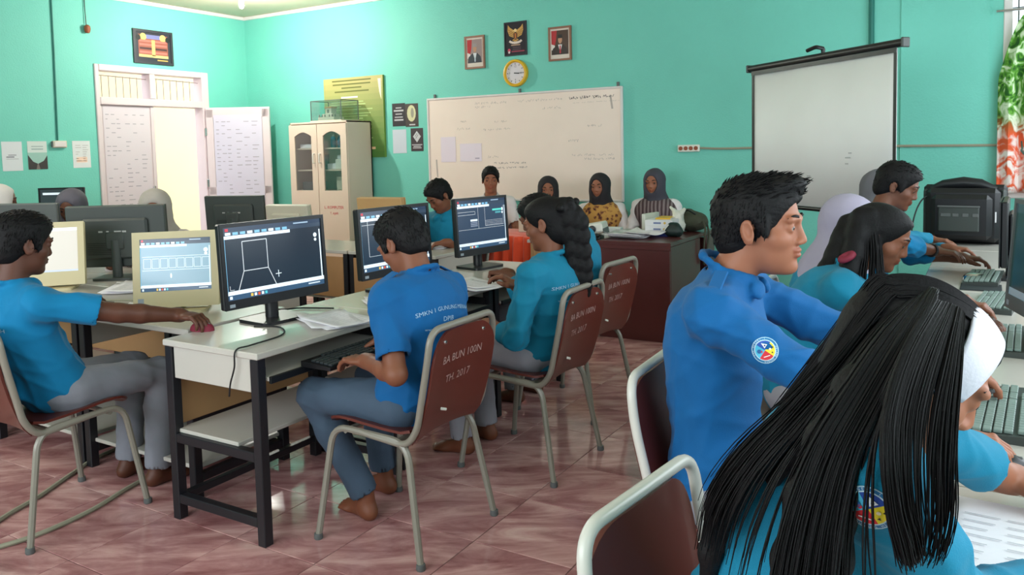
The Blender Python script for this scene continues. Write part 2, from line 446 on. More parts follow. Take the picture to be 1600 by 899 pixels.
for n, (d, x0, x1, y0, y1) in enumerate(cells):
    full = abs(x1 - x0 - TS) < 1e-6 and abs(y1 - y0 - TS) < 1e-6
    if n < 290 and d < 50:
        c = ((x0 + x1) / 2, (y0 + y1) / 2, -0.005)
        if full and tmesh:
            o = bpy.data.objects.new('floor_tile', tmesh); COL.objects.link(o); o.parent = fl
        else:
            o = MB().box((0, 0, 0), (x1 - x0 - 2 * g, y1 - y0 - 2 * g, 0.010), 0.0012).build('floor_tile', 'tile', fl)
            if full: tmesh = o.data
        o.location = c; o.rotation_euler = (R(rng.uniform(-0.08, 0.08)), R(rng.uniform(-0.08, 0.08)), 0)
    else: span(far, x0 + g, x1 - g, y0 + g, y1 - g, -0.010, 0.0, 0)
far.build('floor_tile', 'tile', fl, kind='stuff')
# corridor outside the door
struct(span(MB(), -13.5, XL - T, 1.0, 11.0, -0.12, -0.02), 'trim_3', 'concrete')
struct(span(MB(), -11.2, -11.0, 6.15, 11.0, -0.02, 3.6), 'wall_corridor', 'outer_wall')
struct(span(MB(), -12.2, -12.0, 1.0, 6.15, -0.02, 3.6), 'wall_corridor_rear', 'outer_pink')

# ------------------------------------------------------------------ double door
dr = thing('door_1', 'white double door with barred transom in the turquoise left wall', 'door', (XL, 0, 0)); dr['kind'] = 'structure'
def dspan(y0, y1, z0, z1, x0=-T, x1=0.02): return span(MB(), x0, x1, y0, y1, z0, z1, 0.006)
for nm, a in (('jamb', (DY0, DY0 + 0.05, 0, DZ)), ('jamb', (DY1 - 0.10, DY1, 0, DZ)), ('lintel', (DY0 + .052, DY1 - .102, DZ - 0.07, DZ)), ('transom_bar', (DY0 + .052, DY1 - .102, 2.05, 2.135)), ('mullion', (6.03, 6.10, 2.137, DZ - .072))):
    dspan(*a).build(nm, 'door_paint', dr)
for y0, y1, n in ((5.40, 6.03, 6), (6.10, 6.76, 6)):
    gr = MB(); gr.tube([(-0.06, y0, 2.385), (-0.06, y1, 2.37)], 0.006, 6); 
    gr.build('grille_rail', 'steel_grille', dr)
    for k in range(n):
        y = y0 + 0.07 + k * (y1 - y0 - 0.10) / n
        MB().tube([(-0.06, y, 2.13), (-0.06, y, 2.385)], 0.005, 6).build('grille_bar', 'steel_grille', dr)
lf = dspan(5.40, 6.09, 0.01, 2.05, -0.06, -0.02).build('door_leaf', 'door_paint', dr)
MB().box((-0.012, 6.04, 1.02), (0.02, 0.035, 0.16), 0.005).build('handle', 'chrome', lf)
MB().box((-0.015, 6.06, 1.03), (0.012, 0.05, 2.02), 0.004).build('edge_strip', 'door_paint', lf)
# open leaf swung into the room
hx, hy, ang = XL + 0.03, 6.79, math.atan2(7.23 - 6.79, -7.93 - (XL + 0.03))
LW = 0.80
def leaf_m(p): return p
ol = MB().box((LW / 2, 0, 1.04), (LW, 0.04, 2.03), 0.006).build('door_leaf', 'door_paint', dr)
ol.location = (hx - XL, hy, 0); ol.rotation_euler = (0, 0, ang)
for z in (0.3, 1.1, 1.75): MB().box((0.0, -0.026, z), (0.03, 0.014, 0.10), 0.004).build('hinge', 'chrome', ol)
for z in (0.09, 1.0, 1.98): MB().box((LW / 2, -0.024, z), (LW - 0.02, 0.012, 0.10), 0.003).build('leaf_rail', 'door_paint', ol)
for x in (0.05, LW - 0.05): MB().box((x, -0.024, 1.04), (0.09, 0.012, 2.0), 0.003).build('leaf_stile', 'door_paint', ol)

def sheet_marks(mb, fr, w, h, rows, cols, seed, ink=(0.25, 0.24, 0.28, 1), dens=0.6, th=0.006):
    r = random.Random(seed)
    for i in range(rows):
        v = h * (0.5 - (i + 0.8) / (rows + 0.8))
        for j in range(cols):
            if r.random() < dens:
                u = -w / 2 + w * (j + 0.15) / cols; L = w / cols * r.uniform(0.35, 0.85)
                mb.rect(u, v - th / 2, u + L, v + th / 2, fr, 0.0016, ink)
def flat_sheet(name, label, cat, w, h, origin, U, N, fill, draw=None, thick=0.0012, rot=0.0, group=None, m='print'):
    """a thin sheet; origin = centre on the surface, U = right, N = outward"""
    U = Vector(U).normalized(); N = Vector(N).normalized(); V = N.cross(U)
    if rot: U, V = U * math.cos(rot) + V * math.sin(rot), V * math.cos(rot) - U * math.sin(rot)
    fr = ((0, 0, 0), U, V, N)
    mb = MB(); mb.prism([(-w / 2, -h / 2), (w / 2, -h / 2), (w / 2, h / 2), (-w / 2, h / 2)], thick, fr, 0, fill)
    if draw: draw(mb, (N * (thick - .0002), U, V, N), w, h)
    o = mb.build(name, m); o.location = Vector(origin) + N * 0.0012
    return tag(o, label, cat, group)
FU, FN = (1, 0, 0), (0, -1, 0)          # far wall: right, outward
LU, LN = (0, 1, 0), (1, 0, 0)           # left wall
def fw(x, z): return (x, YF, z)
def lw(y, z): return (XL, y, z)
INK = (0.10, 0.10, 0.12, 1)
# lists of names on the door leaves
def lists(seed):
    def d(mb, fr, w, h):
        for k, (cx, cw) in enumerate(((-0.30, 0.34), (0.18, 0.5))):
            sheet_marks(mb, ((Vector(fr[0]) + Vector(fr[1]) * (cx * w)), fr[1], fr[2], fr[3]), cw * w, h * 0.95, 34, 3, seed + k, (0.34, 0.32, 0.36, 1), 0.55, 0.008)
    return d
flat_sheet('name_list', 'long printed name list pasted on the closed left door leaf', 'paper', 0.58, 1.9, (XL - 0.019, 5.73, 1.08), LU, LN, C_(210, 200, 206), lists(3))
la = Vector((math.cos(ang), math.sin(ang), 0)); ln = Vector((math.sin(ang), -math.cos(ang), 0))
flat_sheet('name_list', 'long printed name list pasted on the door leaf standing open', 'paper', 0.60, 1.84, Vector((hx, hy, 1.04)) + la * 0.40 + ln * 0.031, la, ln, C_(204, 200, 216), lists(9))

# ------------------------------------------------------------------ things on the left wall
def pic(name, label, w, h, origin, U, N, fm, fwid, draw, tilt=0.0, depth=0.02):
    U = Vector(U); N = Vector(N); V = N.cross(U)
    t = thing(name, label, 'picture', origin)
    fr = ((0, 0, 0), U, V, N)
    b = MB(); b.prism([(-w / 2 + .004, -h / 2 + .004), (w / 2 - .004, -h / 2 + .004), (w / 2 - .004, h / 2 - .004), (-w / 2 + .004, h / 2 - .004)], depth * 0.5, ((N * 0.002), U, V, N), 0, (1, 1, 1, 1)); 
    f = MB()
    for (u0, u1, v0, v1) in ((-w / 2, w / 2, h / 2 - fwid, h / 2), (-w / 2, w / 2, -h / 2, -h / 2 + fwid), (-w / 2, -w / 2 + fwid, -h / 2 + fwid, h / 2 - fwid), (w / 2 - fwid, w / 2, -h / 2 + fwid, h / 2 - fwid)):
        f.prism([(u0, v0), (u1, v0), (u1, v1), (u0, v1)], depth, ((N * 0.002), U, V, N))
    f.build('frame', fm, t)
    draw(b, ((N * (0.002 + depth * 0.5)), U, V, N), w - 2 * fwid, h - 2 * fwid); b.build('picture_print', 'gloss_print', t)
    return t
def dr_left(b, fr, w, h):
    b.rect(-w / 2, -h / 2, w / 2, h / 2, fr, 0.0006, C_(48, 44, 56)); b.rect(-w * .42, -h * .32, w * .42, h * .42, fr, 0.001, C_(150, 84, 70))
    b.rect(-w * .2, h * .28, w * .2, h * .42, fr, 0.0014, C_(120, 120, 170))
    for s in (-1, 1):
        b.disc(s * w * .28, h * .34, w * .09, fr, 0.0016, C_(226, 190, 110)); b.disc(s * w * .42, h * .30, w * .07, fr, 0.0018, C_(30, 26, 30))
        for k in range(4): b.rect(s * w * .22 - w * .17, h * (.20 - k * .13) - h * .035, s * w * .22 + w * .17, h * (.20 - k * .13) + h * .035, fr, 0.0016, C_(214, 112, 100) if k != 2 else C_(70, 40, 44))
    b.rect(-w * .05, -h * .3, w * .05, h * .25, fr, 0.0018, C_(222, 170, 110)); b.rect(-w * .42, -h * .36, w * .42, -h * .27, fr, 0.0018, C_(216, 190, 120))
    b.rect(w * .1, -h * .46, w * .4, -h * .42, fr, 0.0018, C_(200, 160, 80))
pic('picture_frame', 'dark framed chart with red and gold panels above the door', 0.525, 0.40, lw(6.107, 2.75), LU, LN, 'dark_frame', 0.03, dr_left)
cb = MB().tube([(XL + 0.008, 4.92, ZC), (XL + 0.008, 4.915, 2.6), (XL + 0.008, 4.895, 1.645)], 0.010, 6).build('wall_cable', 'teal_cable', None, True); tag(cb, 'dark cable running down the left wall to a junction box', 'cable')
jb = thing('junction_box', 'small beige junction box at the end of the left wall cable', 'box', (XL, 4.905, 1.605))
MB().box((0.02, 0, 0), (0.036, 0.15, 0.075), 0.006).build('box_body', 'beige_plastic', jb); MB().box((0.040, 0.0, 0), (0.006, 0.12, 0.055), 0.002).build('cover', 'white_paint', jb)
MB().box((0.02, -0.06, 0), (0.03, 0.05, 0.06), 0.004).build('cable_gland', 'grey_plastic', jb)
hb = thing('lamp_holder', 'brown lamp holder dangling on a cord high on the left wall', 'lamp holder', (XL, 5.285, 2.87))
MB().tube([(0.02, 0, 0.02), (0.015, -0.003, 0.25), (0.01, 0, 0.40)], 0.005, 6).build('cord', 'cable', hb, True)
MB().lathe([(0.012, 0.045), (0.03, 0.03), (0.034, 0.0), (0.028, -0.03), (0.02, -0.045)], (0.036, 0, 0), 14).build('holder', 'brick_brown', hb, True)
def d_a(mb, fr, w, h):
    mb.rect(-w * .2, h * .03, w * .2, h * .05, fr, 0.0016, INK); mb.rect(-w * .3, -h * .04, w * .1, -h * .01, fr, 0.0016, INK); mb.rect(-w * .3, -h * .10, w * .3, -h * .085, fr, 0.0016, (0.3, 0.3, 0.3, 1))
def d_b(mb, fr, w, h):
    mb.rect(-w * .5, -h * .5, w * .5, h * .1, fr, 0.0014, C_(150, 190, 180)); mb.rect(-w * .3, h * .2, w * .3, h * .24, fr, 0.0016, (0.3, 0.4, 0.4, 1)); mb.rect(-w * .3, h * .3, w * .3, h * .33, fr, 0.0016, (0.3, 0.4, 0.4, 1))
    mb.poly([(-w * .5, -h * .5), (w * .5, -h * .5), (w * .5, 0), (w * .3, -h * .2), (0, -h * .3), (-w * .25, -h * .22), (-w * .5, h * .02)], fr, 0.0016, C_(54, 50, 50)); mb.poly([(-w * .1, -h * .5), (w * .1, -h * .5), (w * .03, -h * .3), (-w * .03, -h * .3)], fr, 0.0018, C_(120, 110, 104))
def d_c(mb, fr, w, h):
    sheet_marks(mb, fr, w * .8, h * .8, 9, 2, 5, (0.45, 0.42, 0.42, 1), .8); mb.rect(-w * .3, -h * .3, w * .3, -h * .1, fr, 0.0016, C_(240, 210, 190))
flat_sheet('wall_paper', 'white sheet with a few dark lines, leftmost on the left wall', 'paper', 0.20, 0.30, lw(4.424, 1.484), LU, LN, C_(214, 218, 222), d_a)
flat_sheet('wall_paper', 'sheet with a dark tree-lined road photo on the left wall', 'paper', 0.20, 0.295, lw(4.678, 1.49), LU, LN, C_(206, 216, 212), d_b)
flat_sheet('wall_paper', 'white sheet with faint table between junction box and door', 'paper', 0.20, 0.295, lw(5.155, 1.493), LU, LN, C_(216, 220, 220), d_c)

# ------------------------------------------------------------------ lamps
def bulb(x, y, z, label, power):
    t = thing('ceiling_lamp', label, 'lamp', (x, y, ZC)); L = ZC - z
    MB().lathe([(0.05, 0), (0.05, -0.02), (0.03, -0.03), (0.022, -0.07)], n=16).build('lamp_holder', 'white_paint', t, True)
    MB().lathe([(0.012, -0.06), (0.026, -0.075), (0.028, -L + 0.03), (0.018, -L + 0.005), (0.004, -L)], n=14).build('tube', 'glow_tube', t, True)
    d = bpy.data.lights.new('lamp_light', 'POINT'); d.energy = power; d.color = (1.0, 0.97, 0.9); d.shadow_soft_size = 0.05
    o = bpy.data.objects.new('lamp_light', d); COL.objects.link(o); o.location = (x, y, z - 0.12)
bulb(-7.14, 6.2, 3.06, 'bare white fluorescent bulb glowing at the ceiling corner above the cabinet', 135)
bulb(-5.6, 2.2, 3.06, 'added ceiling bulb over the left desks, out of frame, brightening the left side', 60)  # unseen bulb, added to brighten the left wall and desks

# ------------------------------------------------------------------ things on the far wall
def dr_green(mb, fr, w, h):
    n = 14
    for k in range(n):      # printed green-yellow wash
        t = k / (n - 1); c = tuple(lin(a * (1 - t) + b * t) for a, b in zip((176, 166, 104), (72, 122, 52))) + (1,)
        mb.rect(-w / 2, h * (.5 - (k + 1) / n), w / 2, h * (.5 - k / n), fr, 0.0006, c)
    mb.poly([(w * .42, h * .46), (w * .47, h * .46), (w * .47, h * .2), (w * .44, h * .3)], fr, 0.001, C_(236, 236, 200))
    for k, L in enumerate((.66, .64, .34, .58)): mb.rect(-w * L / 2 - w * .02, h * (.455 - k * .045), w * L / 2 - w * .02, h * (.455 - k * .045) + h * .017, fr, 0.0012, C_(96, 100, 40))
    mb.rect(-w * .2, h * .245, w * .08, h * .265, fr, 0.0012, C_(240, 240, 220))
    r = random.Random(4); v = .19
    while v > -.44:
        L = r.uniform(.5, .72); mb.rect(-w * .38, h * v, w * (-.38 + L), h * v + h * .014, fr, 0.0012, C_(176, 196, 130)); v -= .032 if r.random() < .7 else .05
    mb.rect(-w * .3, -h * .40, w * .35, -h * .37, fr, 0.0014, C_(232, 190, 150)); mb.rect(-w * .3, -h * .47, w * .25, -h * .43, fr, 0.0014, C_(226, 160, 130))
flat_sheet('rules_poster', 'large yellow to green rules board behind the cream cabinet', 'poster', 0.95, 0.98, fw(-6.705, 1.872), FU, FN, C_(120, 150, 60), dr_green, thick=0.03)
def dr_p1(mb, fr, w, h):
    for k, L in enumerate((.44, .74, .5, .62, .7)): mb.rect(-w * L / 2, h * (.28 - k * .135), w * L / 2, h * (.28 - k * .135) + h * (.07 if k in (1, 4) else .045), fr, 0.0014, C_(190, 186, 190))
def dr_p2(mb, fr, w, h):
    mb.disc(-w * .02, h * .08, w * .34, fr, 0.0012, C_(206, 202, 160), 14, h * .36); mb.disc(w * .05, h * .1, w * .12, fr, 0.0014, C_(150, 146, 130), 12, h * .22); mb.rect(-w * .2, -h * .44, w * .25, -h * .38, fr, 0.0014, C_(190, 186, 190))
def dr_p4(mb, fr, w, h):
    mb.poly([(0, -h * .12), (w * .32, h * .14), (0, h * .38), (-w * .32, h * .14)], fr, 0.0012, C_(196, 196, 200)); mb.line((-w * .1, h * .05), (w * .1, h * .22), 0.006, fr, 0.0014, C_(90, 84, 90)); mb.line((-w * .14, h * .14), (w * .02, h * .28), 0.006, fr, 0.0014, C_(90, 84, 90))
    for k, L in enumerate((.84, .6, .7)): mb.rect(-w * L / 2, -h * (.24 + k * .07), w * L / 2, -h * (.24 + k * .07) + h * .04, fr, 0.0014, C_(190, 186, 190))
flat_sheet('wall_poster', 'small black poster with white lines of words, upper left of its cluster', 'poster', 0.195, 0.27, fw(-6.025, 1.877), FU, FN, C_(44, 38, 44), dr_p1)
flat_sheet('wall_poster', 'small photo poster with a pale oval on brown, upper right of its cluster', 'poster', 0.19, 0.27, fw(-5.832, 1.865), FU, FN, C_(66, 54, 52), dr_p2)
flat_sheet('wall_paper', 'blank pale sheet under the black poster beside the rules board', 'paper', 0.205, 0.28, fw(-6.025, 1.563), FU, FN, C_(196, 204, 214))
flat_sheet('wall_poster', 'small black poster with a grey diamond sign beside the whiteboard', 'poster', 0.18, 0.268, fw(-5.766, 1.577), FU, FN, C_(60, 48, 54), dr_p4)
def portrait(suit, tie, bg, seed, pale):
    def d(b, fr, w, h):
        b.rect(-w / 2, -h / 2, w / 2, h / 2, fr, 0.0006, C_(214, 200, 190)); a = w * .44; z = h * .44
        b.rect(-a, -h * .36, a, z, fr, 0.001, bg)
        b.poly([(-a, z), (-a * .35, z), (-a * .45, h * .12), (-a * .6, -h * .05), (-a, h * .0)], fr, 0.0013, C_(178, 36, 46)); b.poly([(-a, 0), (-a * .6, -h * .05), (-a * .62, -h * .2), (-a, -h * .2)], fr, 0.0013, C_(226, 214, 210))
        b.poly([(-a * .95, -h * .36), (-a * .85, -h * .16), (-a * .3, -h * .03), (a * .35, -h * .03), (a * .8, -h * .16), (a * .9, -h * .36)], fr, 0.0016, suit)
        b.poly([(-a * .22, -h * .03), (a * .26, -h * .03), (a * .04, -h * .3)], fr, 0.0019, C_(230, 226, 228))
        b.poly([(-a * .04, -h * .06), (a * .1, -h * .06), (a * .12, -h * .3), (a * .02, -h * .34), (-a * .06, -h * .3)], fr, 0.0021, tie)
        b.disc(a * .03, h * .13, a * .24, fr, 0.0022, C_(186, 136, 110), 16, h * .13)
        b.poly([(-a * .24, h * .18), (a * .30, h * .18), (a * .27, h * .30), (-a * .2, h * .30)], fr, 0.0024, pale)
    return d
pic('portrait_frame', 'wood framed official portrait with red flag, left of the emblem plaque', 0.262, 0.36, fw(-4.92, 2.518), FU, FN, 'wood_frame', 0.02, portrait(C_(58, 60, 70), C_(190, 200, 210), C_(150, 130, 130), 1, C_(150, 140, 140)))
pic('portrait_frame', 'wood framed portrait of a suited man with red tie, right of the emblem plaque', 0.265, 0.35, fw(-3.86, 2.52), FU, FN, 'wood_frame', 0.02, portrait(C_(44, 30, 30), C_(176, 40, 56), C_(70, 44, 34), 2, C_(24, 20, 24)))
def dr_garuda(b, fr, w, h):
    b.rect(-w / 2, -h / 2, w / 2, h / 2, fr, 0.0004, C_(36, 28, 40)); G = C_(196, 150, 82); D = C_(110, 62, 40)
    for s in (-1, 1):
        b.poly([(s * w * .04, h * .02), (s * w * .30, h * .10), (s * w * .38, h * .26), (s * w * .36, h * .45), (s * w * .26, h * .36), (s * w * .14, h * .30), (s * w * .05, h * .26)], fr, 0.0008, G)
        for k in range(3): b.line((s * w * .06, h * (.06 + .05 * k)), (s * w * (.31 + .02 * k), h * (.16 + .07 * k)), 0.004, fr, 0.0011, D)
        b.poly([(s * w * .02, h * .02), (s * w * .16, -h * .04), (s * w * .10, -h * .07)], fr, 0.0010, G)
    b.poly([(-w * .10, h * .18), (w * .10, h * .18), (w * .09, h * .04), (0, -h * .03), (-w * .09, h * .04)], fr, 0.0014, D); b.line((0, h * .17), (0, 0), 0.012, fr, 0.0017, C_(200, 120, 60))
    b.disc(0, h * .26, w * .07, fr, 0.0014, C_(226, 196, 140)); b.poly([(-w * .06, h * .28), (-w * .16, h * .25), (-w * .05, h * .24)], fr, 0.0016, C_(226, 196, 140))
    b.poly([(-w * .06, -h * .03), (w * .06, -h * .03), (w * .1, -h * .13), (-w * .1, -h * .13)], fr, 0.0009, G)
    P = [(w * .30 * math.sin(a), -h * .04 - h * .09 * math.cos(a)) for a in np.linspace(-1.35, 1.35, 9)]
    for i in range(8): b.line(P[i], P[i + 1], 0.024, fr, 0.0018, C_(224, 206, 196))
    b.rect(-w * .22, -h * .22, w * .22, -h * .18, fr, 0.0012, C_(176, 140, 120))
    for k in range(2): b.rect(-w * .15, -h * (.29 + k * .06), w * .25, -h * (.265 + k * .06), fr, 0.0012, C_(96, 70, 80))
    b.rect(-w * .2, -h * .42, w * .42, -h * .38, fr, 0.0012, C_(150, 60, 80)); b.disc(-w * .32, -h * .36, w * .07, fr, 0.0014, C_(200, 70, 96), 12, h * .06); b.disc(-w * .32, -h * .42, w * .05, fr, 0.0016, C_(220, 200, 200))
pic('emblem_plaque', 'black plaque with a golden spread-winged bird emblem above the clock', 0.28, 0.36, fw(-4.395, 2.62), FU, FN, 'dark_frame', 0.012, dr_garuda, 0, 0.014)
ck = thing('wall_clock', 'round yellow wall clock with white dial above the whiteboard', 'clock', fw(-4.394, 2.252))
rx = Matrix.Rotation(R(90), 3, 'X')
MB().lathe([(0.145, 0.002), (0.148, 0.03), (0.142, 0.05), (0.125, 0.056), (0.116, 0.045), (0.114, 0.03)], n=36, rot=rx).build('rim', 'yellow_frame', ck, True)
dm = MB(); fr = ((0, -0.031, 0), (1, 0, 0), (0, 0, 1), (0, -1, 0)); dm.disc(0, 0, 0.116, fr, 0.0, C_(214, 208, 214), 32)
for k in range(12):
    a = k * math.pi / 6; dm.line((0.088 * math.sin(a), 0.088 * math.cos(a)), (0.104 * math.sin(a), 0.104 * math.cos(a)), 0.008, fr, 0.001, INK)
for txt, a in (('12', 0), ('3', 90), ('6', 180), ('9', 270)): add_text(dm, txt, 0.03, 0.07 * math.sin(R(a)), 0.07 * math.cos(R(a)), fr, 0.0012, INK)
dm.build('dial', 'print', ck)
for nm, L, a, wd in (('hour_hand', 0.05, 96, 0.010), ('minute_hand', 0.085, 92, 0.006)):
    h_ = MB(); h_.line((-0.015 * math.sin(R(a)), -0.015 * math.cos(R(a))), (L * math.sin(R(a)), L * math.cos(R(a))), wd, fr, 0.004 if nm == 'hour_hand' else 0.006, INK); h_.build(nm, 'black_plastic', ck)
wbt = thing('whiteboard', 'wide smudged whiteboard hung in the middle of the far wall', 'whiteboard', fw(-4.375, 1.46))
WW, WH = 2.40, 1.14
MB().box((0, -0.015, 0), (WW, 0.022, WH), 0.003).build('board_panel', 'board', wbt)
for nm, c, d in (('rail', (0, -0.02, WH / 2), (WW + .02, .035, .022)), ('rail', (0, -0.02, -WH / 2), (WW + .02, .035, .022)), ('rail', (-WW / 2, -0.02, 0), (.022, .035, WH)), ('rail', (WW / 2, -0.02, 0), (.022, .035, WH))):
    MB().box(c, d, 0.004).build('edge_rail', 'white_paint', wbt)
for x in (-1.11, 0.02, 1.16): MB().box((x, -0.012, WH / 2 + 0.03), (0.03, 0.012, 0.05), 0.003).build('hanging_clip', 'grey_plastic', wbt)
wm = MB(); fr = ((0, -0.026, 0), (1, 0, 0), (0, 0, 1), (0, -1, 0)); r = random.Random(21)
GY = C_(186, 172, 166)
def scrawl(u, v, L, hh, col, wd=0.006):
    x = u
    while x < u + L:                       # letter-like short strokes in word groups
        for q in range(r.randint(2, 6)):
            p = (x, v + r.uniform(-hh, hh) * .6)
            for k in range(3):
                q_ = (p[0] + r.uniform(.001, .008), v + r.uniform(-hh, hh) * .8); wm.line(p, q_, wd * .55, fr, 0.0008 + 0.0001 * k, col); p = q_
            x += .020
        x += .022
for u, v, L in ((-0.55, .49, .35), (-.55, .45, .18), (.0, .49, .28), (.28, .49, .2), (.30, .40, .24), (-.3, .28, .16), (-.75, .3, .1), (-.8, .22, .2), (-.45, .2, .3), (.82, .2, .16), (.6, .05, .12), (.64, -.1, .2), (.78, -.14, .3), (.95, -.1, .12), (-.4, -.1, .12)): scrawl(u, v, L, .018, GY)
scrawl(.62, .49, .28, .024, C_(80, 72, 76), .01); scrawl(.9, .49, .16, .02, C_(120, 108, 108), .01); scrawl(.66, .44, .44, .004, GY, .005)
wm.line((1.08, .5), (1.10, .36), .02, fr, .001, GY); scrawl(-.32, -.17, .42, .014, C_(96, 84, 90)); scrawl(-.3, -.22, .34, .014, C_(96, 84, 90)); wm.line((-1.10, -.12), (-1.09, -.32), .02, fr, .001, GY)
wm.build('marker_writing', 'print', wbt, kind='stuff')
flat_sheet('board_paper', 'upright blank sheet taped to the left part of the whiteboard', 'paper', 0.205, 0.285, (-5.304, YF - 0.027, 1.452), FU, FN, C_(228, 214, 226))
flat_sheet('board_paper', 'wide blank sheet taped on the whiteboard right of the upright one', 'paper', 0.29, 0.20, (-4.998, YF - 0.027, 1.413), FU, FN, C_(230, 216, 228), lambda mb, fr, w, h: mb.rect(w * .2, -h * .36, w * .4, -h * .3, fr, .0016, C_(170, 160, 180)))
sk = thing('socket_strip', 'white four-hole socket strip on the far wall left of the projection screen', 'socket', fw(-2.49, 1.405))
MB().box((0, -0.018, 0), (0.215, 0.032, 0.068), 0.006).build('strip_body', 'plastic_white', sk)
for k in range(4): MB().lathe([(0.02, 0.0), (0.02, 0.004), (0.014, 0.004), (0.013, 0.001)], (-0.075 + k * .05, -0.034, 0), 14, rx).build('socket_hole', 'brick_brown', sk, True)
cbl = MB().tube(bez([(-2.38, YF - .012, 1.405), (-2.1, YF - .012, 1.395), (-1.3, YF - .014, 1.40), (-0.66, YF - .024, 1.385), (-0.3, YF - .024, 1.38), (0.05, YF - .014, 1.375)], 6), 0.012, 6).build('wall_cable', 'grey_cable', None, True); tag(cbl, 'pale cable stapled across the far wall behind the projection screen', 'cable')
cbl = MB().tube([(-0.89, YF - .02, ZC), (-0.885, YF - .02, 2.0)], 0.022, 8).build('wall_conduit', 'teal_cable', None, True); tag(cbl, 'dark green conduit coming down the far wall behind the projection screen', 'pipe')
# window with grille and curtain
wn = thing('window_1', 'barred white window at the right end of the far wall', 'window', (WX0, YF, WZ0)); wn['kind'] = 'structure'
W_, H_ = WX1 - WX0, WZ1 - WZ0
for c, d in (((W_ / 2, .05, H_ - .03), (W_, .12, .06)), ((W_ / 2, .05, .03), (W_, .12, .06)), ((.03, .05, H_ / 2), (.06, .12, H_)), ((W_ - .03, .05, H_ / 2), (.06, .12, H_)), ((W_ / 2, .05, H_ / 2), (.05, .1, H_))):
    MB().box(c, d, .006).build('window_frame', 'white_paint', wn)
for k in range(5): MB().tube([(.06, .03, .3 + k * .3), (W_ - .06, .03, .3 + k * .3)], .006, 6).build('grille_bar', 'grey_plastic', wn)
for k in range(5): MB().tube([(.1 + k * .15, .03, .05), (.1 + k * .15, .03, H_ - .05)], .006, 6).build('grille_bar', 'grey_plastic', wn)
MB().box((W_ / 2, .09, H_ / 2), (W_ - .1, .004, H_ - .1)).build('pane', 'glass', wn)
# curtain gathered over the window
ct = thing('curtain', 'green and orange leaf patterned curtain gathered at the far right window', 'curtain', (0, 0, 0))
cu = MB(); vs = []; fs = []; nu, nv = 48, 24
for j in range(nv + 1):
    z = 2.38 - j * (2.38 - 1.0) / nv; t = j / nv
    x0 = 0.20 - 0.16 * min(1, t / 0.35) ** 0.7
    for i in range(nu + 1):
        s = i / nu; x = x0 + s * (0.92 - x0); y = YF - 0.09 + 0.028 * math.sin(s * 44 + 1.2 * math.sin(3 * t)) + 0.01 * math.sin(9 * s + 5 * t)
        vs.append((x, y, z + (0.03 * math.sin(s * 7) if j == 0 else 0)))
for j in range(nv):
    for i in range(nu): fs.append((j * (nu + 1) + i, j * (nu + 1) + i + 1, (j + 1) * (nu + 1) + i + 1, (j + 1) * (nu + 1) + i))
cu.add(vs, fs); co = cu.build('curtain_cloth', 'curtain', ct, True); sm = co.modifiers.new('thick', 'SOLIDIFY'); sm.thickness = 0.004
MB().tube([(0.02, YF - .09, 2.42), (0.98, YF - .09, 2.42)], .01, 8).build('curtain_rod', 'chrome', ct, True)

# cabinet: front y 7.03
cab = thing('glass_door_cabinet', 'cream steel cabinet with arched glass doors in the far left corner', 'cabinet', (-6.89, 7.25, 0))
CW, CD, CH = 0.93, 0.42, 1.82
cbm = MB()
for c, d in (((-CW / 2 + .01, 0, CH / 2), (.02, CD, CH)), ((CW / 2 - .01, 0, CH / 2), (.02, CD, CH)), ((0, 0, CH - .01), (CW, CD, .02)), ((0, 0, .05), (CW, CD, .1)), ((0, CD / 2 - .01, CH / 2), (CW, .02, CH))): cbm.box(c, d, .003)
cbm.build('cabinet_body', 'cabinet', cab)
MB().box((0, -.02, .55), (CW - .05, CD - .1, .9 ), 0).build('lower_compartment', 'cabinet', cab)
for z in (1.24, 1.50): MB().box((0, 0, z), (CW - .04, CD - .06, .018), .002).build('shelf', 'cabinet', cab)
for s in (-1, 1):
    d_ = MB(); y = -CD / 2 - .012; x0 = 0.004 if s > 0 else -CW / 2 + .004; x1 = x0 + CW / 2 - .008; z0, z1 = .12, CH - .03
    gx0, gx1, gz0, gz1 = x0 + .09, x1 - .09, 1.00, 1.70
    fr = ((0, y + .012, 0), (1, 0, 0), (0, 0, 1), (0, -1, 0))
    for a in ((x0, gx0, z0, z1), (gx1, x1, z0, z1), (gx0, gx1, z0, gz0)): d_.prism([(a[0], a[2]), (a[1], a[2]), (a[1], a[3]), (a[0], a[3])], .022, fr)
    arc = [(gx0 + (gx1 - gx0) * k / 10, gz1 - .05 + .05 * math.sin(math.pi * k / 10)) for k in range(11)]
    d_.prism([(gx0, z1)] + arc[0:1] + arc[1:] + [(gx1, z1)], .022, fr)
    dd = d_.build('cabinet_door', 'cabinet', cab)
    MB().box(((gx0 + gx1) / 2, y, (gz0 + gz1) / 2), (gx1 - gx0 + .02, .004, gz1 - gz0)).build('glass_pane', 'glass', dd)
    hx_ = x1 - .045 if s < 0 else x0 + .045
    MB().tube(fillet([(hx_, y - .008, 1.44), (hx_, y - .04, 1.44), (hx_, y - .04, 1.33), (hx_, y - .008, 1.33)], .012), .008, 8).build('door_handle', 'plastic_white', dd, True)
    if s > 0:
        tm = MB(); add_text(tm, 'L. KOMPUTER', .050, (x0 + x1) / 2, .80, fr, .0235, None); add_text(tm, 'T. AJAR', .04, (x0 + x1) / 2, .73, fr, .0235, None); tm.build('red_lettering', 'red_paint', dd, label='red lettering low on the right cabinet door')
cx, cy = -6.89, 7.25
def boxthing(name, label, cat, c, d, m, b=.006, rz=0, group=None):
    o = MB().box((0, 0, d[2] / 2), d, b).build(name, m); o.location = c; o.rotation_euler = (0, 0, rz); return tag(o, label, cat, group)
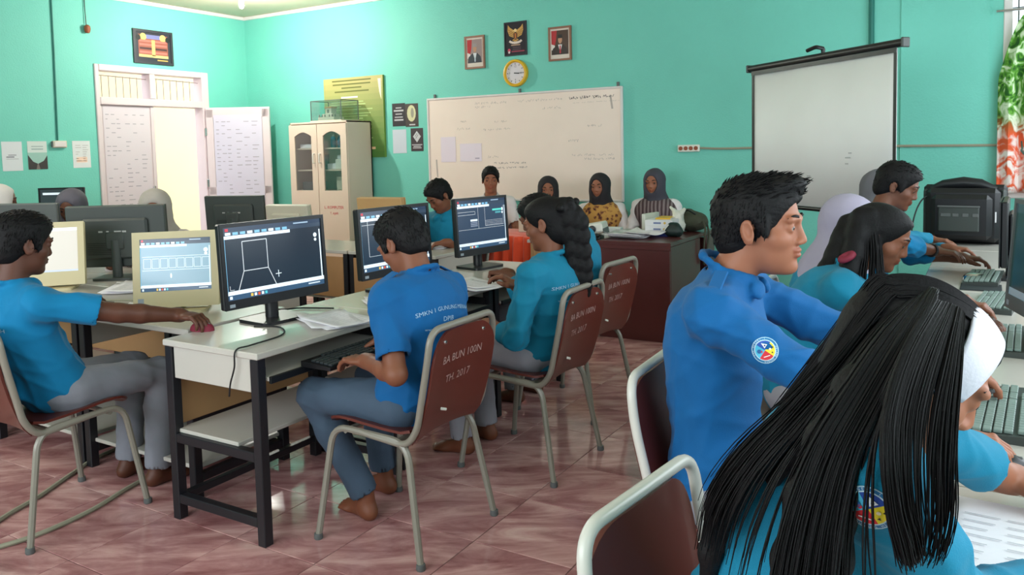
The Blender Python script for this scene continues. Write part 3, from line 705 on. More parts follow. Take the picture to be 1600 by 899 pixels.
for k, (dx, dy) in enumerate(((.10, -.06), (.17, -.02), (.25, -.07), (.33, -.03))):
    t = thing('water_bottle', ('leftmost', 'second from left', 'third from left', 'rightmost')[k] + ' blue plastic bottle on the cabinet top shelf', 'bottle', (cx + dx, cy + dy, 1.51), 0, 'blue bottles in the cabinet')
    MB().lathe([(.03, 0), (.034, .02), (.034, .10), (.026, .125), (.014, .135)], n=14).build('bottle_body', 'blue_plastic', t, True); MB().lathe([(.016, .133), (.016, .155)], n=12).build('cap', 'plastic_white', t, True)
for k, (dx, z, d, m, lb) in enumerate(((-.28, 1.51, (.2, .2, .05), 'paper', 'flat stack of paper on the cabinet upper left shelf'), (-.12, 1.25, (.06, .2, .18), 'grey_plastic', 'grey box file on the cabinet middle left shelf'), (.12, 1.25, (.14, .18, .07), 'paper', 'white carton on the cabinet middle right shelf'),
        (.26, 1.25, (.16, .18, .12), 'plastic_white', 'white and blue carton at the right of the cabinet middle shelf'), (.24, 1.0, (.12, .16, .16), 'beige_plastic', 'beige jar box on the cabinet lowest right shelf'), (-.25, 1.0, (.22, .2, .1), 'grey_plastic', 'grey carton on the cabinet lowest left shelf'))):
    boxthing('storage_box', lb, 'box', (cx + dx, cy - .04, z), d, m)
boxthing('storage_box', 'white box lying on top of the carton in the cabinet right side', 'box', (cx + .27, cy - .05, 1.371), (.13, .14, .05), 'paper')
# glass case with a model on the cabinet
gc = thing('display_case', 'small glass case on top of the cream cabinet', 'display case', (-6.80, 7.24, CH))
gl = MB(); a, b_, h_ = .24, .15, .25
for c, d in (((-a, 0, h_ / 2), (.004, 2 * b_, h_)), ((a, 0, h_ / 2), (.004, 2 * b_, h_)), ((0, -b_, h_ / 2), (2 * a, .004, h_)), ((0, b_, h_ / 2), (2 * a, .004, h_)), ((0, 0, h_), (2 * a, 2 * b_, .004))): gl.box(c, d)
gl.build('case_glass', 'glass', gc); MB().box((0, 0, .008), (2 * a + .02, 2 * b_ + .02, .016), .003).build('case_base', 'beige_plastic', gc)
ed = MB()
for sx in (-1, 1):
    for sy in (-1, 1): ed.box((sx * a, sy * b_, h_ / 2), (.008, .008, h_))
for sx in (-1, 1): ed.box((sx * a, 0, h_), (.008, 2 * b_, .008)); ed.box((0, sx * b_, h_), (2 * a, .008, .008))
ed.build('case_edges', 'grey_plastic', gc)
mo = thing('building_model', 'small stepped tower model inside the glass case on the cabinet', 'model', (-6.86, 7.24, CH + .018))
for c, d in (((0, 0, .02), (.26, .18, .04)), ((0, 0, .06), (.17, .13, .04)), ((0, 0, .11), (.10, .09, .07)), ((0, 0, .155), (.12, .10, .02))): MB().box(c, d, .004).build('tier', 'tan_board' if c[2] > .13 else 'beige_plastic', mo)
for sx in (-1, 1):
    for k in range(3): MB().box((sx * .09 * (k / 2 + .4), -.066, .055), (.016, .01, .03), .002).build('window', 'cabinet_dark', mo)
MB().box((0, -.047, .11), (.03, .006, .04), .001).build('doorway', 'cabinet_dark', mo)

# projection screen on tripod
ps = thing('projection_screen', 'white projection screen with black borders on a tripod before the far wall', 'projection screen', (-1.045, 5.86, 0), math.atan2(-.96, 1.11))
sw, sz0, sz1 = 1.46, 0.985, 1.985
vs = []; fs = []; n = 24
for j in range(2):
    for i in range(n + 1):
        u = i / n; vs.append((-sw / 2 + sw * u, 0.006 * math.sin(u * 9) * math.sin(3 * u + 1), sz0 - .01 if j == 0 else sz1))
for i in range(n): fs.append((i, i + 1, n + 2 + i, n + 1 + i))
sc_ = MB().add(vs, fs).build('screen_cloth', 'screen_cloth', ps, True); so = sc_.modifiers.new('thick', 'SOLIDIFY'); so.thickness = .002
bd = MB()
for s in (-1, 1): bd.box((s * (sw / 2 - .012), -.004, (sz0 + sz1) / 2), (.024, .004, sz1 - sz0))
bd.box((0, -.008, sz1 - .012), (sw, .004, .03)); bd.build('black_border', 'black_plastic', ps)
MB().tube([(-sw / 2 - .045, .01, sz1 + .028), (sw / 2 + .045, .01, sz1 + .028)], .026, 12).build('roller_case', 'black_plastic', ps, True)
for s in (-1, 1): MB().box((s * (sw / 2 + .05), .01, sz1 + .028), (.02, .06, .06), .006).build('end_cap', 'dark_plastic', ps)
MB().tube([(-sw / 2 - .02, .0, sz0 - .02), (sw / 2 + .02, .0, sz0 - .02)], .016, 10).build('bottom_bar', 'black_plastic', ps, True)
MB().tube([(0, .06, .12), (0, .06, sz1 + .09)], .014, 10).build('pole', 'black_steel', ps, True)
MB().tube(fillet([(0, .06, sz1 + .09), (0, .0, sz1 + .10), (-.09, .0, sz1 + .085)], .02), .014, 8).build('carry_hook', 'black_plastic', ps, True)
MB().box((0, .06, .62), (.05, .05, .10), .008).build('clamp', 'black_plastic', ps)
for a in (35, 155, 275):
    c, s_ = math.cos(R(a)), math.sin(R(a)); lg = MB()
    lg.tube([(0 + .02 * c, .06 + .02 * s_, .60), (.34 * c, .06 + .34 * s_, .012)], .011, 8); lg.tube([(.01 * c, .06 + .01 * s_, .16), (.2 * c, .06 + .2 * s_, .26)], .007, 6); lg.build('leg', 'black_steel', ps, True)
stm = MB(); fr = ((0, -.0085, 0), (1, 0, 0), (0, 0, 1), (0, -1, 0))
for u, v, L in ((.30, 1.32, .05), (.30, 1.28, .03), (.33, 1.35, .03), (-.08, 1.19, .04)): stm.rect(u, v, u + L, v + .008, fr, 0.001, C_(182, 182, 182))
stm.build('smudges', 'print', ps)

def decal(name, mb, bvh, m, parent, direction, off=.0018):
    """print sunk onto cloth: every vertex is carried along 'direction' to the surface"""
    d = Vector(direction).normalized(); out = []; hit = []
    for v in mb.v:
        v = Vector(v); h = bvh.ray_cast(v - d * .25, d, .6); hit.append(h[0] is not None)
        out.append(tuple(h[0] - d * off) if h[0] is not None else tuple(v))
    keep = [i for i, f in enumerate(mb.f) if all(hit[j] for j in f)]
    mb.f, mb.mi, mb.c = [mb.f[i] for i in keep], [mb.mi[i] for i in keep], [mb.c[i] for i in keep]
    used = sorted({j for f in mb.f for j in f}); ren = {j: i for i, j in enumerate(used)}
    out = [out[j] for j in used]; mb.f = [tuple(ren[j] for j in f) for f in mb.f]
    mb.v = out; return mb.build(name, m, parent)
# ------------------------------------------------------------------ chairs (x = sitting direction)
def make_chair(name, label, fm, loc, rz, txt=True):
    t = thing(name, label, 'chair', loc, rz, 'brown plywood school chairs')
    for s in (-1, 1):
        MB().tube(fillet([(-.24, s * .235, .006), (-.165, s * .195, .418), (.175, s * .195, .428), (.235, s * .235, .006)], .07, 6), .0125, 8).build('leg_frame', fm, t, True)
        for x in (-.24, .235): MB().lathe([(.015, 0), (.017, .004), (.0155, .022)], (x, s * .235, 0), 10).build('foot_cap', 'grey_plastic', t, True)
    for x in (-.12, .12): MB().tube([(x, -.195, .412), (x, .195, .416)], .010, 8).build('cross_bar', fm, t, True)
    bf = [(.03, .197, .424), (-.165, .197, .408), (-.215, .200, .47), (-.270, .205, .71), (-.283, .195, .822), (-.283, -.195, .822), (-.270, -.205, .71), (-.215, -.200, .47), (-.165, -.197, .408), (.03, -.197, .424)]
    MB().tube(fillet(bf, .105, 8), .0125, 10).build('back_frame', fm, t, True)
    # curved plywood panels
    def panel(nm, prof, hw, rc, dirn):
        mb = MB(); n = len(prof); m = 11; th = .010; vs = []
        tot = [0]
        for i in range(1, n): tot.append(tot[-1] + (Vector(prof[i]) - Vector(prof[i - 1])).length)
        for sgn in (0, 1):
            for i, (x, z) in enumerate(prof):
                d = tot[-1] - tot[i]; wv = hw
                if d < rc: wv = hw - rc + math.sqrt(max(rc * rc - (rc - d) ** 2, 0))
                a = prof[max(0, i - 1)]; b = prof[min(n - 1, i + 1)]; tx, tz = b[0] - a[0], b[1] - a[1]; L = math.hypot(tx, tz)
                nx, nz = -tz / L, tx / L
                for j in range(m):
                    y = -wv + 2 * wv * j / (m - 1); dish = dirn * .018 * (y / hw) ** 2
                    vs.append((x + nx * (th * sgn + dish), y, z + nz * (th * sgn + dish)))
        N = n * m; fs = []
        for i in range(n - 1):
            for j in range(m - 1):
                a = i * m + j; fs.append((a, a + 1, a + m + 1, a + m)); fs.append((N + a, N + a + m, N + a + m + 1, N + a + 1))
            for j in (0, m - 1):
                a = i * m + j; q = (a, a + m, N + a + m, N + a); fs.append(q if j == 0 else q[::-1])
        for i in (0, n - 1):
            for j in range(m - 1):
                a = i * m + j; q = (a, N + a, N + a + 1, a + 1); fs.append(q if i == 0 else q[::-1])
        return mb.add(vs, fs).build(nm, 'chair_ply', t, True)
    bz = [(-.165, .43), (-.19, .46), (-.213, .52), (-.232, .58), (-.247, .64), (-.259, .70), (-.2645, .73), (-.268, .753), (-.2705, .773), (-.2725, .788), (-.2735, .798), (-.274, .804), (-.2745, .807)]
    panel('backrest', bz, .193, .11, 1)
    sp = [(-.185, .438), (-.14, .426), (-.06, .428), (.03, .434), (.10, .440), (.14, .441), (.17, .437), (.19, .430), (.20, .424), (.207, .416)]
    panel('seat', sp, .195, .06, 1)
    fr = ((-.262, 0, .60), (0, -1, 0), (-.20, 0, .98), (-.98, 0, -.20))
    fr = (Vector((-.2505, 0, .655)) , Vector((0, -1, 0)), Vector((-.215, 0, .977)), Vector((-.977, 0, -.215)))
    if txt:
        bo = [c for c in t.children if c.name.startswith('backrest')][0].data; bt = BVHTree.FromPolygons([v.co for v in bo.vertices], [tuple(p.vertices) for p in bo.polygons])
        tm = MB(); fq = ((-.34, 0, .655), (0, -1, 0), (0, 0, 1), (-1, 0, 0)); add_text(tm, 'BA BUN 100N', .040, 0, .045, fq, 0, None); add_text(tm, 'TH. 2017', .040, -.01, -.03, fq, 0, None)
        decal('stencil_lettering', tm, bt, 'stencil', t, (1, 0, 0), .0012)['label'] = 'faint pale stencilled letters on the back of the backrest'
        MB().box((-.238, .075, .515), (.006, .035, .010), .002, Matrix.Rotation(R(20), 3, 'X')).build('paint_chip', 'plastic_white', t)
    for y, z in ((-.13, .50), (.13, .50), (-.12, .77), (.12, .77)):
        x = -.206 if z < .6 else -.283; MB().lathe([(.001, .006), (.006, .005), (.008, 0)], (x - .004, y, z), 8, Matrix.Rotation(R(-90), 3, 'Y')).build('rivet', 'chrome', t, True)
    return t
chair0 = make_chair('school_chair', 'brown plywood chair under the boy at the first screen, back turned to the viewer', 'frame_paint', (-1.885, 2.32, 0), R(180))
for o in list(chair0.children):
    pass
def chair(x, y, rz, label): return copy_tree(chair0, (x, y, 0), R(rz), label)
chair(-1.80, 3.13, 180, 'brown plywood chair under the girl with the braided ponytail')
chair(-1.96, 3.92, 176, 'brown plywood chair beyond the ponytail girl, beside the dark teacher desk')
chair(-3.21, 1.74, 90, 'brown plywood chair under the boy at the left edge')
chair1 = make_chair('school_chair', 'brown chair with white frame under the girl with the white headband', 'frame_white', (-.235, 1.25, 0), R(-7), False)
def chairw(x, y, rz, label): return copy_tree(chair1, (x, y, 0), R(rz), label)
chairw(-.52, 2.11, 2, 'brown chair with white frame under the boy with the upright quiff')
chairw(-.64, 2.98, 0, 'brown chair with white frame under the girl with the maroon hair tie')
chairw(-.56, 3.56, 0, 'brown chair with white frame under the girl in the lilac veil')
chairw(-.545, 4.49, 0, 'brown chair with white frame under the boy wearing a watch')

# ------------------------------------------------------------------ desks (local: x depth 0..-.53, y length)
DL, DD, DH = 0.79, 0.53, 0.72
def make_desk(name, label, loc, rz, group, tray=True):
    t = thing(name, label, 'desk', loc, rz, group)
    MB().box((0, 0, DH - .0125), (DD, DL, .025), .004).build('desk_top', 'laminate', t)
    for sx in (-1, 1):
        for sy in (-1, 1): MB().box((sx * (DD / 2 - .025), sy * (DL / 2 - .025), (DH - .025) / 2), (.04, .04, DH - .026), .003).build('leg', 'black_steel', t)
    for sy in (-1, 1):
        MB().box((0, sy * (DL / 2 - .025), .33), (DD - .09, .036, .036), .003).build('side_rail', 'black_steel', t)
        MB().box((0, sy * (DL / 2 - .025), .085), (DD - .09, .036, .036), .003).build('foot_rail', 'black_steel', t)
        MB().box((0, sy * (DL / 2 - .02), .632), (DD - .1, .016, .125), .003).build('end_panel', 'laminate', t)
    MB().box((-.06, 0, .355), (DD - .18, DL - .05, .016), .003).build('lower_shelf', 'laminate', t)
    MB().box((-DD / 2 + .012, 0, .52), (.014, DL - .09, .30), .003).build('back_panel', 'tan_board', t)
    MB().box((-DD / 2 + .03, 0, .085), (.03, DL - .09, .03), .003).build('rear_rail', 'black_steel', t)
    if not tray: MB().box((.0, 0, .125), (DD - .06, DL - .06, .018), .003).build('foot_board', 'laminate', t)
    if tray:
        MB().box((.10, .0, .615), (.34, DL - .10, .016), .003).build('keyboard_tray', 'laminate', t)
        for sy in (-1, 1): MB().box((.06, sy * (DL / 2 - .055), .64), (.36, .016, .035), .002).build('tray_runner', 'black_steel', t)
        MB().box((.272, 0, .612), (.012, DL - .10, .026), .002).build('tray_edge', 'black_plastic', t)
    return t
deskA = make_desk('computer_desk', 'white topped desk nearest the viewer, its black steel end frame in full view', (-2.495, 2.325, 0), 0, 'white computer desks of the middle row')
def desk(x, y, rz, label, group): return copy_tree(deskA, (x, y, 0), R(rz), label, group)
desk(-2.495, 3.125, 0, 'white topped desk second in the middle row, before the ponytail girl', 'white computer desks of the middle row')
desk(-2.495, 3.925, 0, 'white topped desk third in the middle row, nearest the orange cloth', 'white computer desks of the middle row')
deskN = make_desk('computer_desk', 'white desk of the left group under the cream monitor beside the first black monitor', (-3.20, 2.345, 0), R(-90), 'white computer desks of the left group', tray=False)
def deskn(x, y, rz, label, group): return copy_tree(deskN, (x, y, 0), R(rz), label, group)
LG = 'white computer desks of the left group'
deskn(-4.00, 2.345, -90, 'white desk of the left group in front of the boy at the left edge', LG)
deskn(-4.80, 2.345, -90, 'white desk of the left group at the left edge of the photo', LG)
for k, x in enumerate((-3.60, -4.40, -5.20)):
    deskn(x, 2.885, 90, ('white desk back to back behind the cream monitors, its right end empty', 'white desk under the large dark monitor turned away', 'white desk before the girl in the dark grey veil')[k], LG)
for k, x in enumerate((-3.62, -4.42, -5.22)):
    deskn(x, 4.62, 90, ('white desk where the boy writes on papers', 'white desk under the cream monitor turned away', 'white desk under the black monitor turned away near the door')[k], 'white desks of the second left row')
for k, y in enumerate((1.42, 2.22, 3.02, 3.82, 4.62, 5.42, 6.22)):
    deskn(-.02 if k else .10, y, 180, 'white desk along the window side, ' + ('under the headband girl papers', 'before the boy with the quiff', 'before the girl with the maroon hair tie', 'before the girl in the lilac veil', 'before the boy with the watch', 'second from the far wall', 'under the bulky black monitor')[k], 'white desks along the window side')

# teacher desk, side table, orange table
td = thing('teacher_desk', 'dark red-brown wooden desk at the front of the room', 'desk', (-2.25, 6.02, 0))
TW, TL = .58, 1.10
MB().box((0, 0, .717), (TW, TL, .03), .004).build('desk_top', 'brown_wood', td)
MB().box((0, -TL / 2 + .015, .35), (TW - .02, .02, .70), .003).build('front_panel', 'brown_wood', td)
MB().box((TW / 2 - .02, -.18, .35), (.02, TL - .42, .70), .003).build('side_panel', 'brown_wood', td)
MB().box((-TW / 2 + .02, 0, .35), (.02, TL - .03, .70), .003).build('side_panel', 'brown_wood', td)
MB().box((TW / 2 - .02, TL / 2 - .12, .35), (.024, .22, .70), .004).build('corner_panel', 'brown_wood', td)
MB().box((0, TL / 2 - .2, .35), (TW - .06, .02, .66), .003).build('back_panel', 'brown_wood', td)
MB().box((0, -TL / 2 + .002, .69), (TW, .006, .03), .002).build('edge_band', 'brown_wood', td)
st = thing('side_table', 'pale side table with projector and papers, left of the teacher desk', 'table', (-2.86, 6.02, 0))
MB().box((0, 0, .70), (.60, 1.06, .025), .004).build('table_top', 'laminate', st)
for sx in (-1, 1):
    for sy in (-1, 1): MB().box((sx * .26, sy * .49, .345), (.04, .04, .69), .003).build('leg', 'tan_board', st)
MB().box((0, -.50, .60), (.5, .016, .17), .003).build('apron', 'tan_board', st)
ot = thing('guest_table', 'table for guests wrapped in a pleated orange cloth', 'table', (-3.72, 5.88, 0))
MB().box((0, 0, .70), (1.05, .5, .025), .004).build('table_top', 'laminate', ot)
for sx in (-1, 1):
    for sy in (-1, 1): MB().box((sx * .47, sy * .2, .345), (.04, .04, .69), .003).build('leg', 'tan_board', ot)
oc = MB(); per = [];
hw, hd = .54, .27
for k in range(64): per.append((-hw + 2 * hw * k / 64, -hd, 0, -1))
for k in range(32): per.append((hw, -hd + 2 * hd * k / 32, 1, 0))
for k in range(64): per.append((hw - 2 * hw * k / 64, hd, 0, 1))
for k in range(32): per.append((-hw, hd - 2 * hd * k / 32, -1, 0))
vs = []; n = len(per)
for j, z in enumerate((.722, .715, .66, .5, .3, .06)):
    for k, (x, y, nx, ny) in enumerate(per):
        a = .0 if j == 0 else .022 * (min(j, 3) / 3) * (math.sin(k * 1.05) + .4 * math.sin(k * 2.3 + 1)); a += .01 * j
        vs.append((x + nx * a, y + ny * a, z))
fs = [(j * n + k, (j + 1) * n + k, (j + 1) * n + (k + 1) % n, j * n + (k + 1) % n) for j in range(5) for k in range(n)]; fs.append(tuple(range(n)))
o = oc.add(vs, fs).build('orange_tablecloth', 'orange_cloth', None, True); o.location = (-3.72, 5.88, 0); tag(o, 'pleated orange cloth hanging around the guest table', 'tablecloth')

# ------------------------------------------------------------------ screens and keyboards
DK = C_(34, 42, 54); DK2 = C_(52, 66, 84); WHT = C_(226, 236, 244); SKY = C_(120, 176, 210); LN = C_(196, 200, 206)
def ui_cad(mb, fr, w, h, shape, base=DK):
    X = lambda u: -w / 2 + w * u; Y = lambda v: -h / 2 + h * v
    def rc(u0, v0, u1, v1, c, z=.001): mb.rect(X(u0), Y(v0), X(u1), Y(v1), fr, z, c)
    rc(0, 0, 1, 1, base, .0004); rc(0, .94, 1, 1, C_(40, 56, 78)); rc(0, .885, 1, .94, DK2); rc(0, .84, .66, .885, WHT); rc(.02, .945, .05, .985, C_(190, 40, 60), .0014)
    for k in range(9): rc(.02 + k * .07, .893, .07 + k * .07, .93, (SKY if k % 3 else WHT), .0014)
    rc(.70, .955, .86, .975, C_(150, 170, 190), .0014); rc(0, .10, .012, .84, SKY); rc(.975, .12, .988, .84, WHT)
    rc(0, .07, 1, .125, WHT); rc(0, .0, 1, .07, C_(58, 84, 112)); rc(.02, .015, .045, .055, WHT, .0014)
    for k in range(5): rc(.22 + k * .035, .015, .243 + k * .035, .055, (C_(230, 190, 90), WHT, C_(210, 90, 60), WHT, C_(90, 190, 200))[k], .0014)
    rc(.82, .03, .95, .05, C_(200, 210, 220), .0014); mb.disc(X(.93), Y(.76), .010, fr, .0014, WHT, 10); mb.disc(X(.93), Y(.69), .007, fr, .0014, WHT, 10)
    def ln(pts, wd=.0030, c=LN):
        for a, b in zip(pts, pts[1:]): mb.line((X(a[0]), Y(a[1])), (X(b[0]), Y(b[1])), wd, fr, .0016, c)
    if shape == 'chair':
        ln([(.17, .79), (.41, .79), (.41, .38), (.17, .38), (.17, .79)], .0036); ln([(.17, .38), (.11, .125)], .0036); ln([(.41, .38), (.48, .125)], .0036)
        ln([(.48, .27), (.54, .27)], .003, WHT); ln([(.51, .22), (.51, .32)], .003, WHT); ln([(.03, .2), (.03, .14), (.07, .14)], .002)
    elif shape == 'columns':
        ln([(.1, .84), (.1, .25)]); ln([(.33, .84), (.33, .13)]); ln([(.5, .84), (.5, .13)]); ln([(.56, .84), (.56, .13)]); ln([(.7, .84), (.7, .13)]); ln([(.1, .25), (.9, .25)], .002); ln([(.02, .78), (.3, .78)], .002)
    elif shape == 'plan':
        ln([(.02, .76), (.36, .76), (.36, .70), (.02, .70)], .002); ln([(.42, .84), (.42, .4)], .002); ln([(.02, .40), (.95, .40)], .002); ln([(.56, .84), (.56, .44), (.95, .44), (.95, .84)], .002)
        for k in range(4): ln([(.56, .46 + k * .03), (.93, .46 + k * .03)], .0016)
        rc(.26, .56, .40, .60, WHT, .0018)
        for k in range(3): rc(.26, .45 + k * .035, .40, .475 + k * .035, C_(120, 130, 150), .0018)
        rc(.72, .74, .92, .78, C_(90, 200, 190), .0018); rc(.78, .68, .90, .72, C_(80, 150, 160), .0018)
    elif shape == 'rooms':
        for k in range(8): ln([(.05 + k * .118, .62), (.15 + k * .118, .62), (.15 + k * .118, .44), (.05 + k * .118, .44), (.05 + k * .118, .62)], .002, C_(214, 226, 232))
        ln([(.03, .66), (.98, .66)], .002, C_(214, 226, 232)); ln([(.03, .40), (.98, .40)], .002, C_(214, 226, 232)); mb.disc(X(.43), Y(.29), .004, fr, .002, WHT, 8, .012)
def make_monitor(name, label, loc, rz, w, h, bez_w, chin, body, scr=None, tilt=0.0, lift=.10, base=(.20, .24), depth=.03, group=None, backmark=True, standc=None, leds=None):
    """faces local +x; screen bottom at z=lift"""
    t = thing(name, label, 'monitor', loc, rz, group); sc_ = standc or body
    rt = Matrix.Rotation(R(-tilt), 3, 'Y'); W2, Hh = w + 2 * bez_w, h + bez_w + chin; zc = lift + Hh / 2; P0 = Vector((0, 0, zc))
    def place(c): return rt @ Vector(c) + P0
    hb_ = MB(); hb_.box(place((-depth / 2, 0, 0)), (depth, W2, Hh), .006, rt)
    hb_.box(place((-depth - .012, 0, -.01)), (.03, W2 * .66, Hh * .66), .012, rt); ho = hb_.build('housing', body, t)
    fr0 = (place((.001, 0, (chin - bez_w) / 2)), Vector((0, 1, 0)), rt @ Vector((0, 0, 1)), rt @ Vector((1, 0, 0)))
    bz_ = MB()
    for u0, u1, v0, v1 in ((-W2 / 2, W2 / 2, h / 2, h / 2 + bez_w), (-W2 / 2, W2 / 2, -h / 2 - chin, -h / 2), (-W2 / 2, -w / 2, -h / 2, h / 2), (w / 2, W2 / 2, -h / 2, h / 2)):
        bz_.prism([(u0, v0), (u1, v0), (u1, v1), (u0, v1)], .006, fr0)
    bz_.build('bezel', body, t)
    sm_ = MB()
    if scr: scr(sm_, fr0, w, h); sm_.build('screen', 'screen_light', t)
    else: sm_.rect(-w / 2, -h / 2, w / 2, h / 2, fr0, .001, C_(14, 18, 22)); sm_.build('screen', 'gloss_print', t)
    lg = MB(); lg.rect(-W2 / 2 + .02, -h / 2 - chin * .75, -W2 / 2 + .045, -h / 2 - chin * .4, fr0, .0066, C_(150, 160, 170)); lg.build('badge', 'print', t)
    nb = MB(); nb.tube([(-.045, 0, .012), (-.05, 0, zc - .02)], .028, 10); nb.box(place((-.05, 0, -.02)), (.04, .11, .11), .01, rt); nb.build('stand_neck', sc_, t, True)
    MB().prism(rrect(base[0], base[1], .03), .014, ((-.03, 0, 0), (1, 0, 0), (0, 1, 0), (0, 0, 1))).build('stand_base', sc_, t)
    if backmark:
        fb = (place((-depth - .0275, 0, .0)), Vector((0, -1, 0)), rt @ Vector((0, 0, 1)), rt @ Vector((-1, 0, 0)))
        bm_ = MB()
        for k, L in enumerate((.03, .018, .05, .03)): bm_.rect(-.09 + k * .045, Hh * .08, -.09 + k * .045 + L * .8, Hh * .08 + .010, fb, .0004, C_(176, 176, 176))
        for k in range(7): bm_.rect(-W2 * .28, -Hh * (.1 + k * .03), W2 * .05, -Hh * (.1 + k * .03) + .004, fb, .0004, C_(16, 16, 18))
        bm_.build('back_marking', 'print', t)
    return t
CADB = dict(w=.500, h=.295, bez_w=.016, chin=.038, body='black_plastic', lift=.085, tilt=3)
make_monitor('computer_monitor', 'wide black monitor showing a chair outline drawing, at the nearest desk corner', (-2.605, 2.385, .72), R(-5), scr=lambda m, f, w, h: ui_cad(m, f, w, h, 'chair', C_(36, 46, 58)), **CADB)
make_monitor('computer_monitor', 'wide black monitor half hidden behind the head of the boy in blue', (-2.60, 3.18, .72), R(-3), scr=lambda m, f, w, h: ui_cad(m, f, w, h, 'columns', C_(36, 50, 66)), **CADB)
make_monitor('computer_monitor', 'black monitor showing a floor plan, before the ponytail girl', (-2.62, 4.02, .72), R(-10), scr=lambda m, f, w, h: ui_cad(m, f, w, h, 'plan', C_(50, 66, 88)), w=.425, h=.29, bez_w=.014, chin=.04, body='black_plastic', lift=.085, tilt=3)
def ui_pale(m, f, w, h): ui_cad(m, f, w, h, 'rooms', C_(128, 160, 178))
def ui_white(m, f, w, h):
    m.rect(-w / 2, -h / 2, w / 2, h / 2, f, .0004, C_(176, 170, 158)); m.rect(-w / 2, h * .43, w / 2, h / 2, f, .001, C_(214, 220, 226)); m.rect(-w / 2, -h / 2, w / 2, -h * .46, f, .001, C_(160, 170, 190))
CRM = dict(w=.305, h=.240, bez_w=.032, chin=.075, body='cream_plastic', lift=.022, tilt=7, base=(.22, .26), depth=.045)
make_monitor('computer_monitor', 'old cream monitor with small rectangles on its pale screen', (-3.20, 2.33, .72), R(-47), scr=ui_pale, **CRM)
make_monitor('computer_monitor', 'old cream monitor with a blank page before the left edge boy', (-4.42, 2.42, .72), R(-42), scr=ui_white, **CRM)
make_monitor('computer_monitor', 'large dark monitor seen from behind in front of the stone veiled girl', (-4.44, 2.86, .72), R(124), w=.54, h=.30, bez_w=.015, chin=.05, body='dark_plastic', lift=.07, tilt=4, depth=.035)
make_monitor('computer_monitor', 'black monitor seen from behind in front of the open door leaf', (-5.29, 4.44, .72), R(110), w=.49, h=.28, bez_w=.015, chin=.035, body='dark_plastic', lift=.06, tilt=4)
make_monitor('computer_monitor', 'cream monitor seen from behind before the cabinet', (-4.83, 4.60, .72), R(98), w=.35, h=.23, bez_w=.03, chin=.035, body='beige_plastic', lift=.02, tilt=8, depth=.05)
make_monitor('computer_monitor', 'tan monitor seen from behind beside the boy writing on papers', (-3.83, 4.56, .72), R(90), w=.36, h=.29, bez_w=.03, chin=.04, body='case_plastic', lift=.025, tilt=6, depth=.05)
make_monitor('computer_monitor', 'dark monitor behind the veiled girls at the left, a white strip across its top', (-7.75, 4.42, .72), R(-56), scr=lambda m, f, w, h: (m.rect(-w / 2, -h / 2, w / 2, h / 2, f, .0004, C_(52, 60, 64)), m.rect(-w * .44, h * .3, w * .1, h * .38, f, .001, WHT)), w=.40, h=.26, bez_w=.016, chin=.03, body='black_plastic', lift=.14, tilt=0)
make_monitor('computer_monitor', 'grey green monitor back at the left edge beside the dark grey veil', (-5.36, 2.84, .72), R(115), w=.40, h=.28, bez_w=.015, chin=.04, body='grey_plastic', lift=.10, tilt=4)
ft = deskn(-7.75, 4.42, -56, 'white desk deep in the left corner under a dark monitor', 'white desks of the second left row')
# window side monitors
make_monitor('computer_monitor', 'black monitor at the right edge facing the girl with the maroon hair tie', (.14, 3.17, .72), R(196), scr=lambda m, f, w, h: (m.rect(-w / 2, -h / 2, w / 2, h / 2, f, .0004, C_(24, 52, 52)), m.rect(-w / 2, h * .4, w / 2, h / 2, f, .001, C_(46, 66, 72)), m.rect(-w / 2, -h / 2, w / 2, -h * .42, f, .001, C_(110, 130, 140))), w=.47, h=.33, bez_w=.016, chin=.05, body='grey_plastic', lift=.09, tilt=4)
make_monitor('computer_monitor', 'black monitor seen edge on beside the bulky black monitor', (.055, 4.72, .72), R(178), scr=lambda m, f, w, h: m.rect(-w / 2, -h / 2, w / 2, h / 2, f, .0004, C_(30, 48, 46)), w=.44, h=.27, bez_w=.015, chin=.035, body='black_plastic', lift=.08, tilt=0)
# bulky monitor turned back
ct_ = thing('bulky_monitor', 'bulky black monitor turned back with four vent slots, beside the curtain', 'monitor', (-.15, 6.24, .72), R(-6))
mb = MB(); mb.box((0, .02, .20), (.50, .05, .40), .02); mb.build('front_frame', 'black_plastic', ct_)
mb = MB(); mb.box((0, -.05, .20), (.44, .12, .36), .03); mb.box((0, -.13, .19), (.36, .08, .30), .03); mb.build('rear_housing', 'black_plastic', ct_)
mb = MB(); mb.tube([(-.20, -.03, .37), (-.12, -.035, .40), (0, -.04, .415), (.10, -.035, .405), (.19, -.03, .37)], [.02, .035, .042, .036, .02], 10); mb.build('top_hump', 'black_plastic', ct_, True)
mb = MB(); mb.box((-.01, -.175, .18), (.24, .02, .17), .006); mb.build('vent_plate', 'dark_plastic', ct_)
MB().box((-.01, -.188, .262), (.25, .012, .012), .003).build('plate_rim', 'grey_plastic', ct_)
for k, wd in enumerate((.06, .035, .035, .035)): MB().box((-.085 + k * .058, -.187, .205), (wd, .006, .022), .002).build('vent_slot', 'grey_plastic', ct_)
MB().box((.185, -.105, .19), (.03, .006, .07), .001).build('rating_label', 'paper', ct_)
for s in (-1, 1): MB().box((s * .23, -.01, .2), (.03, .07, .34), .012).build('side_rib', 'dark_plastic', ct_)

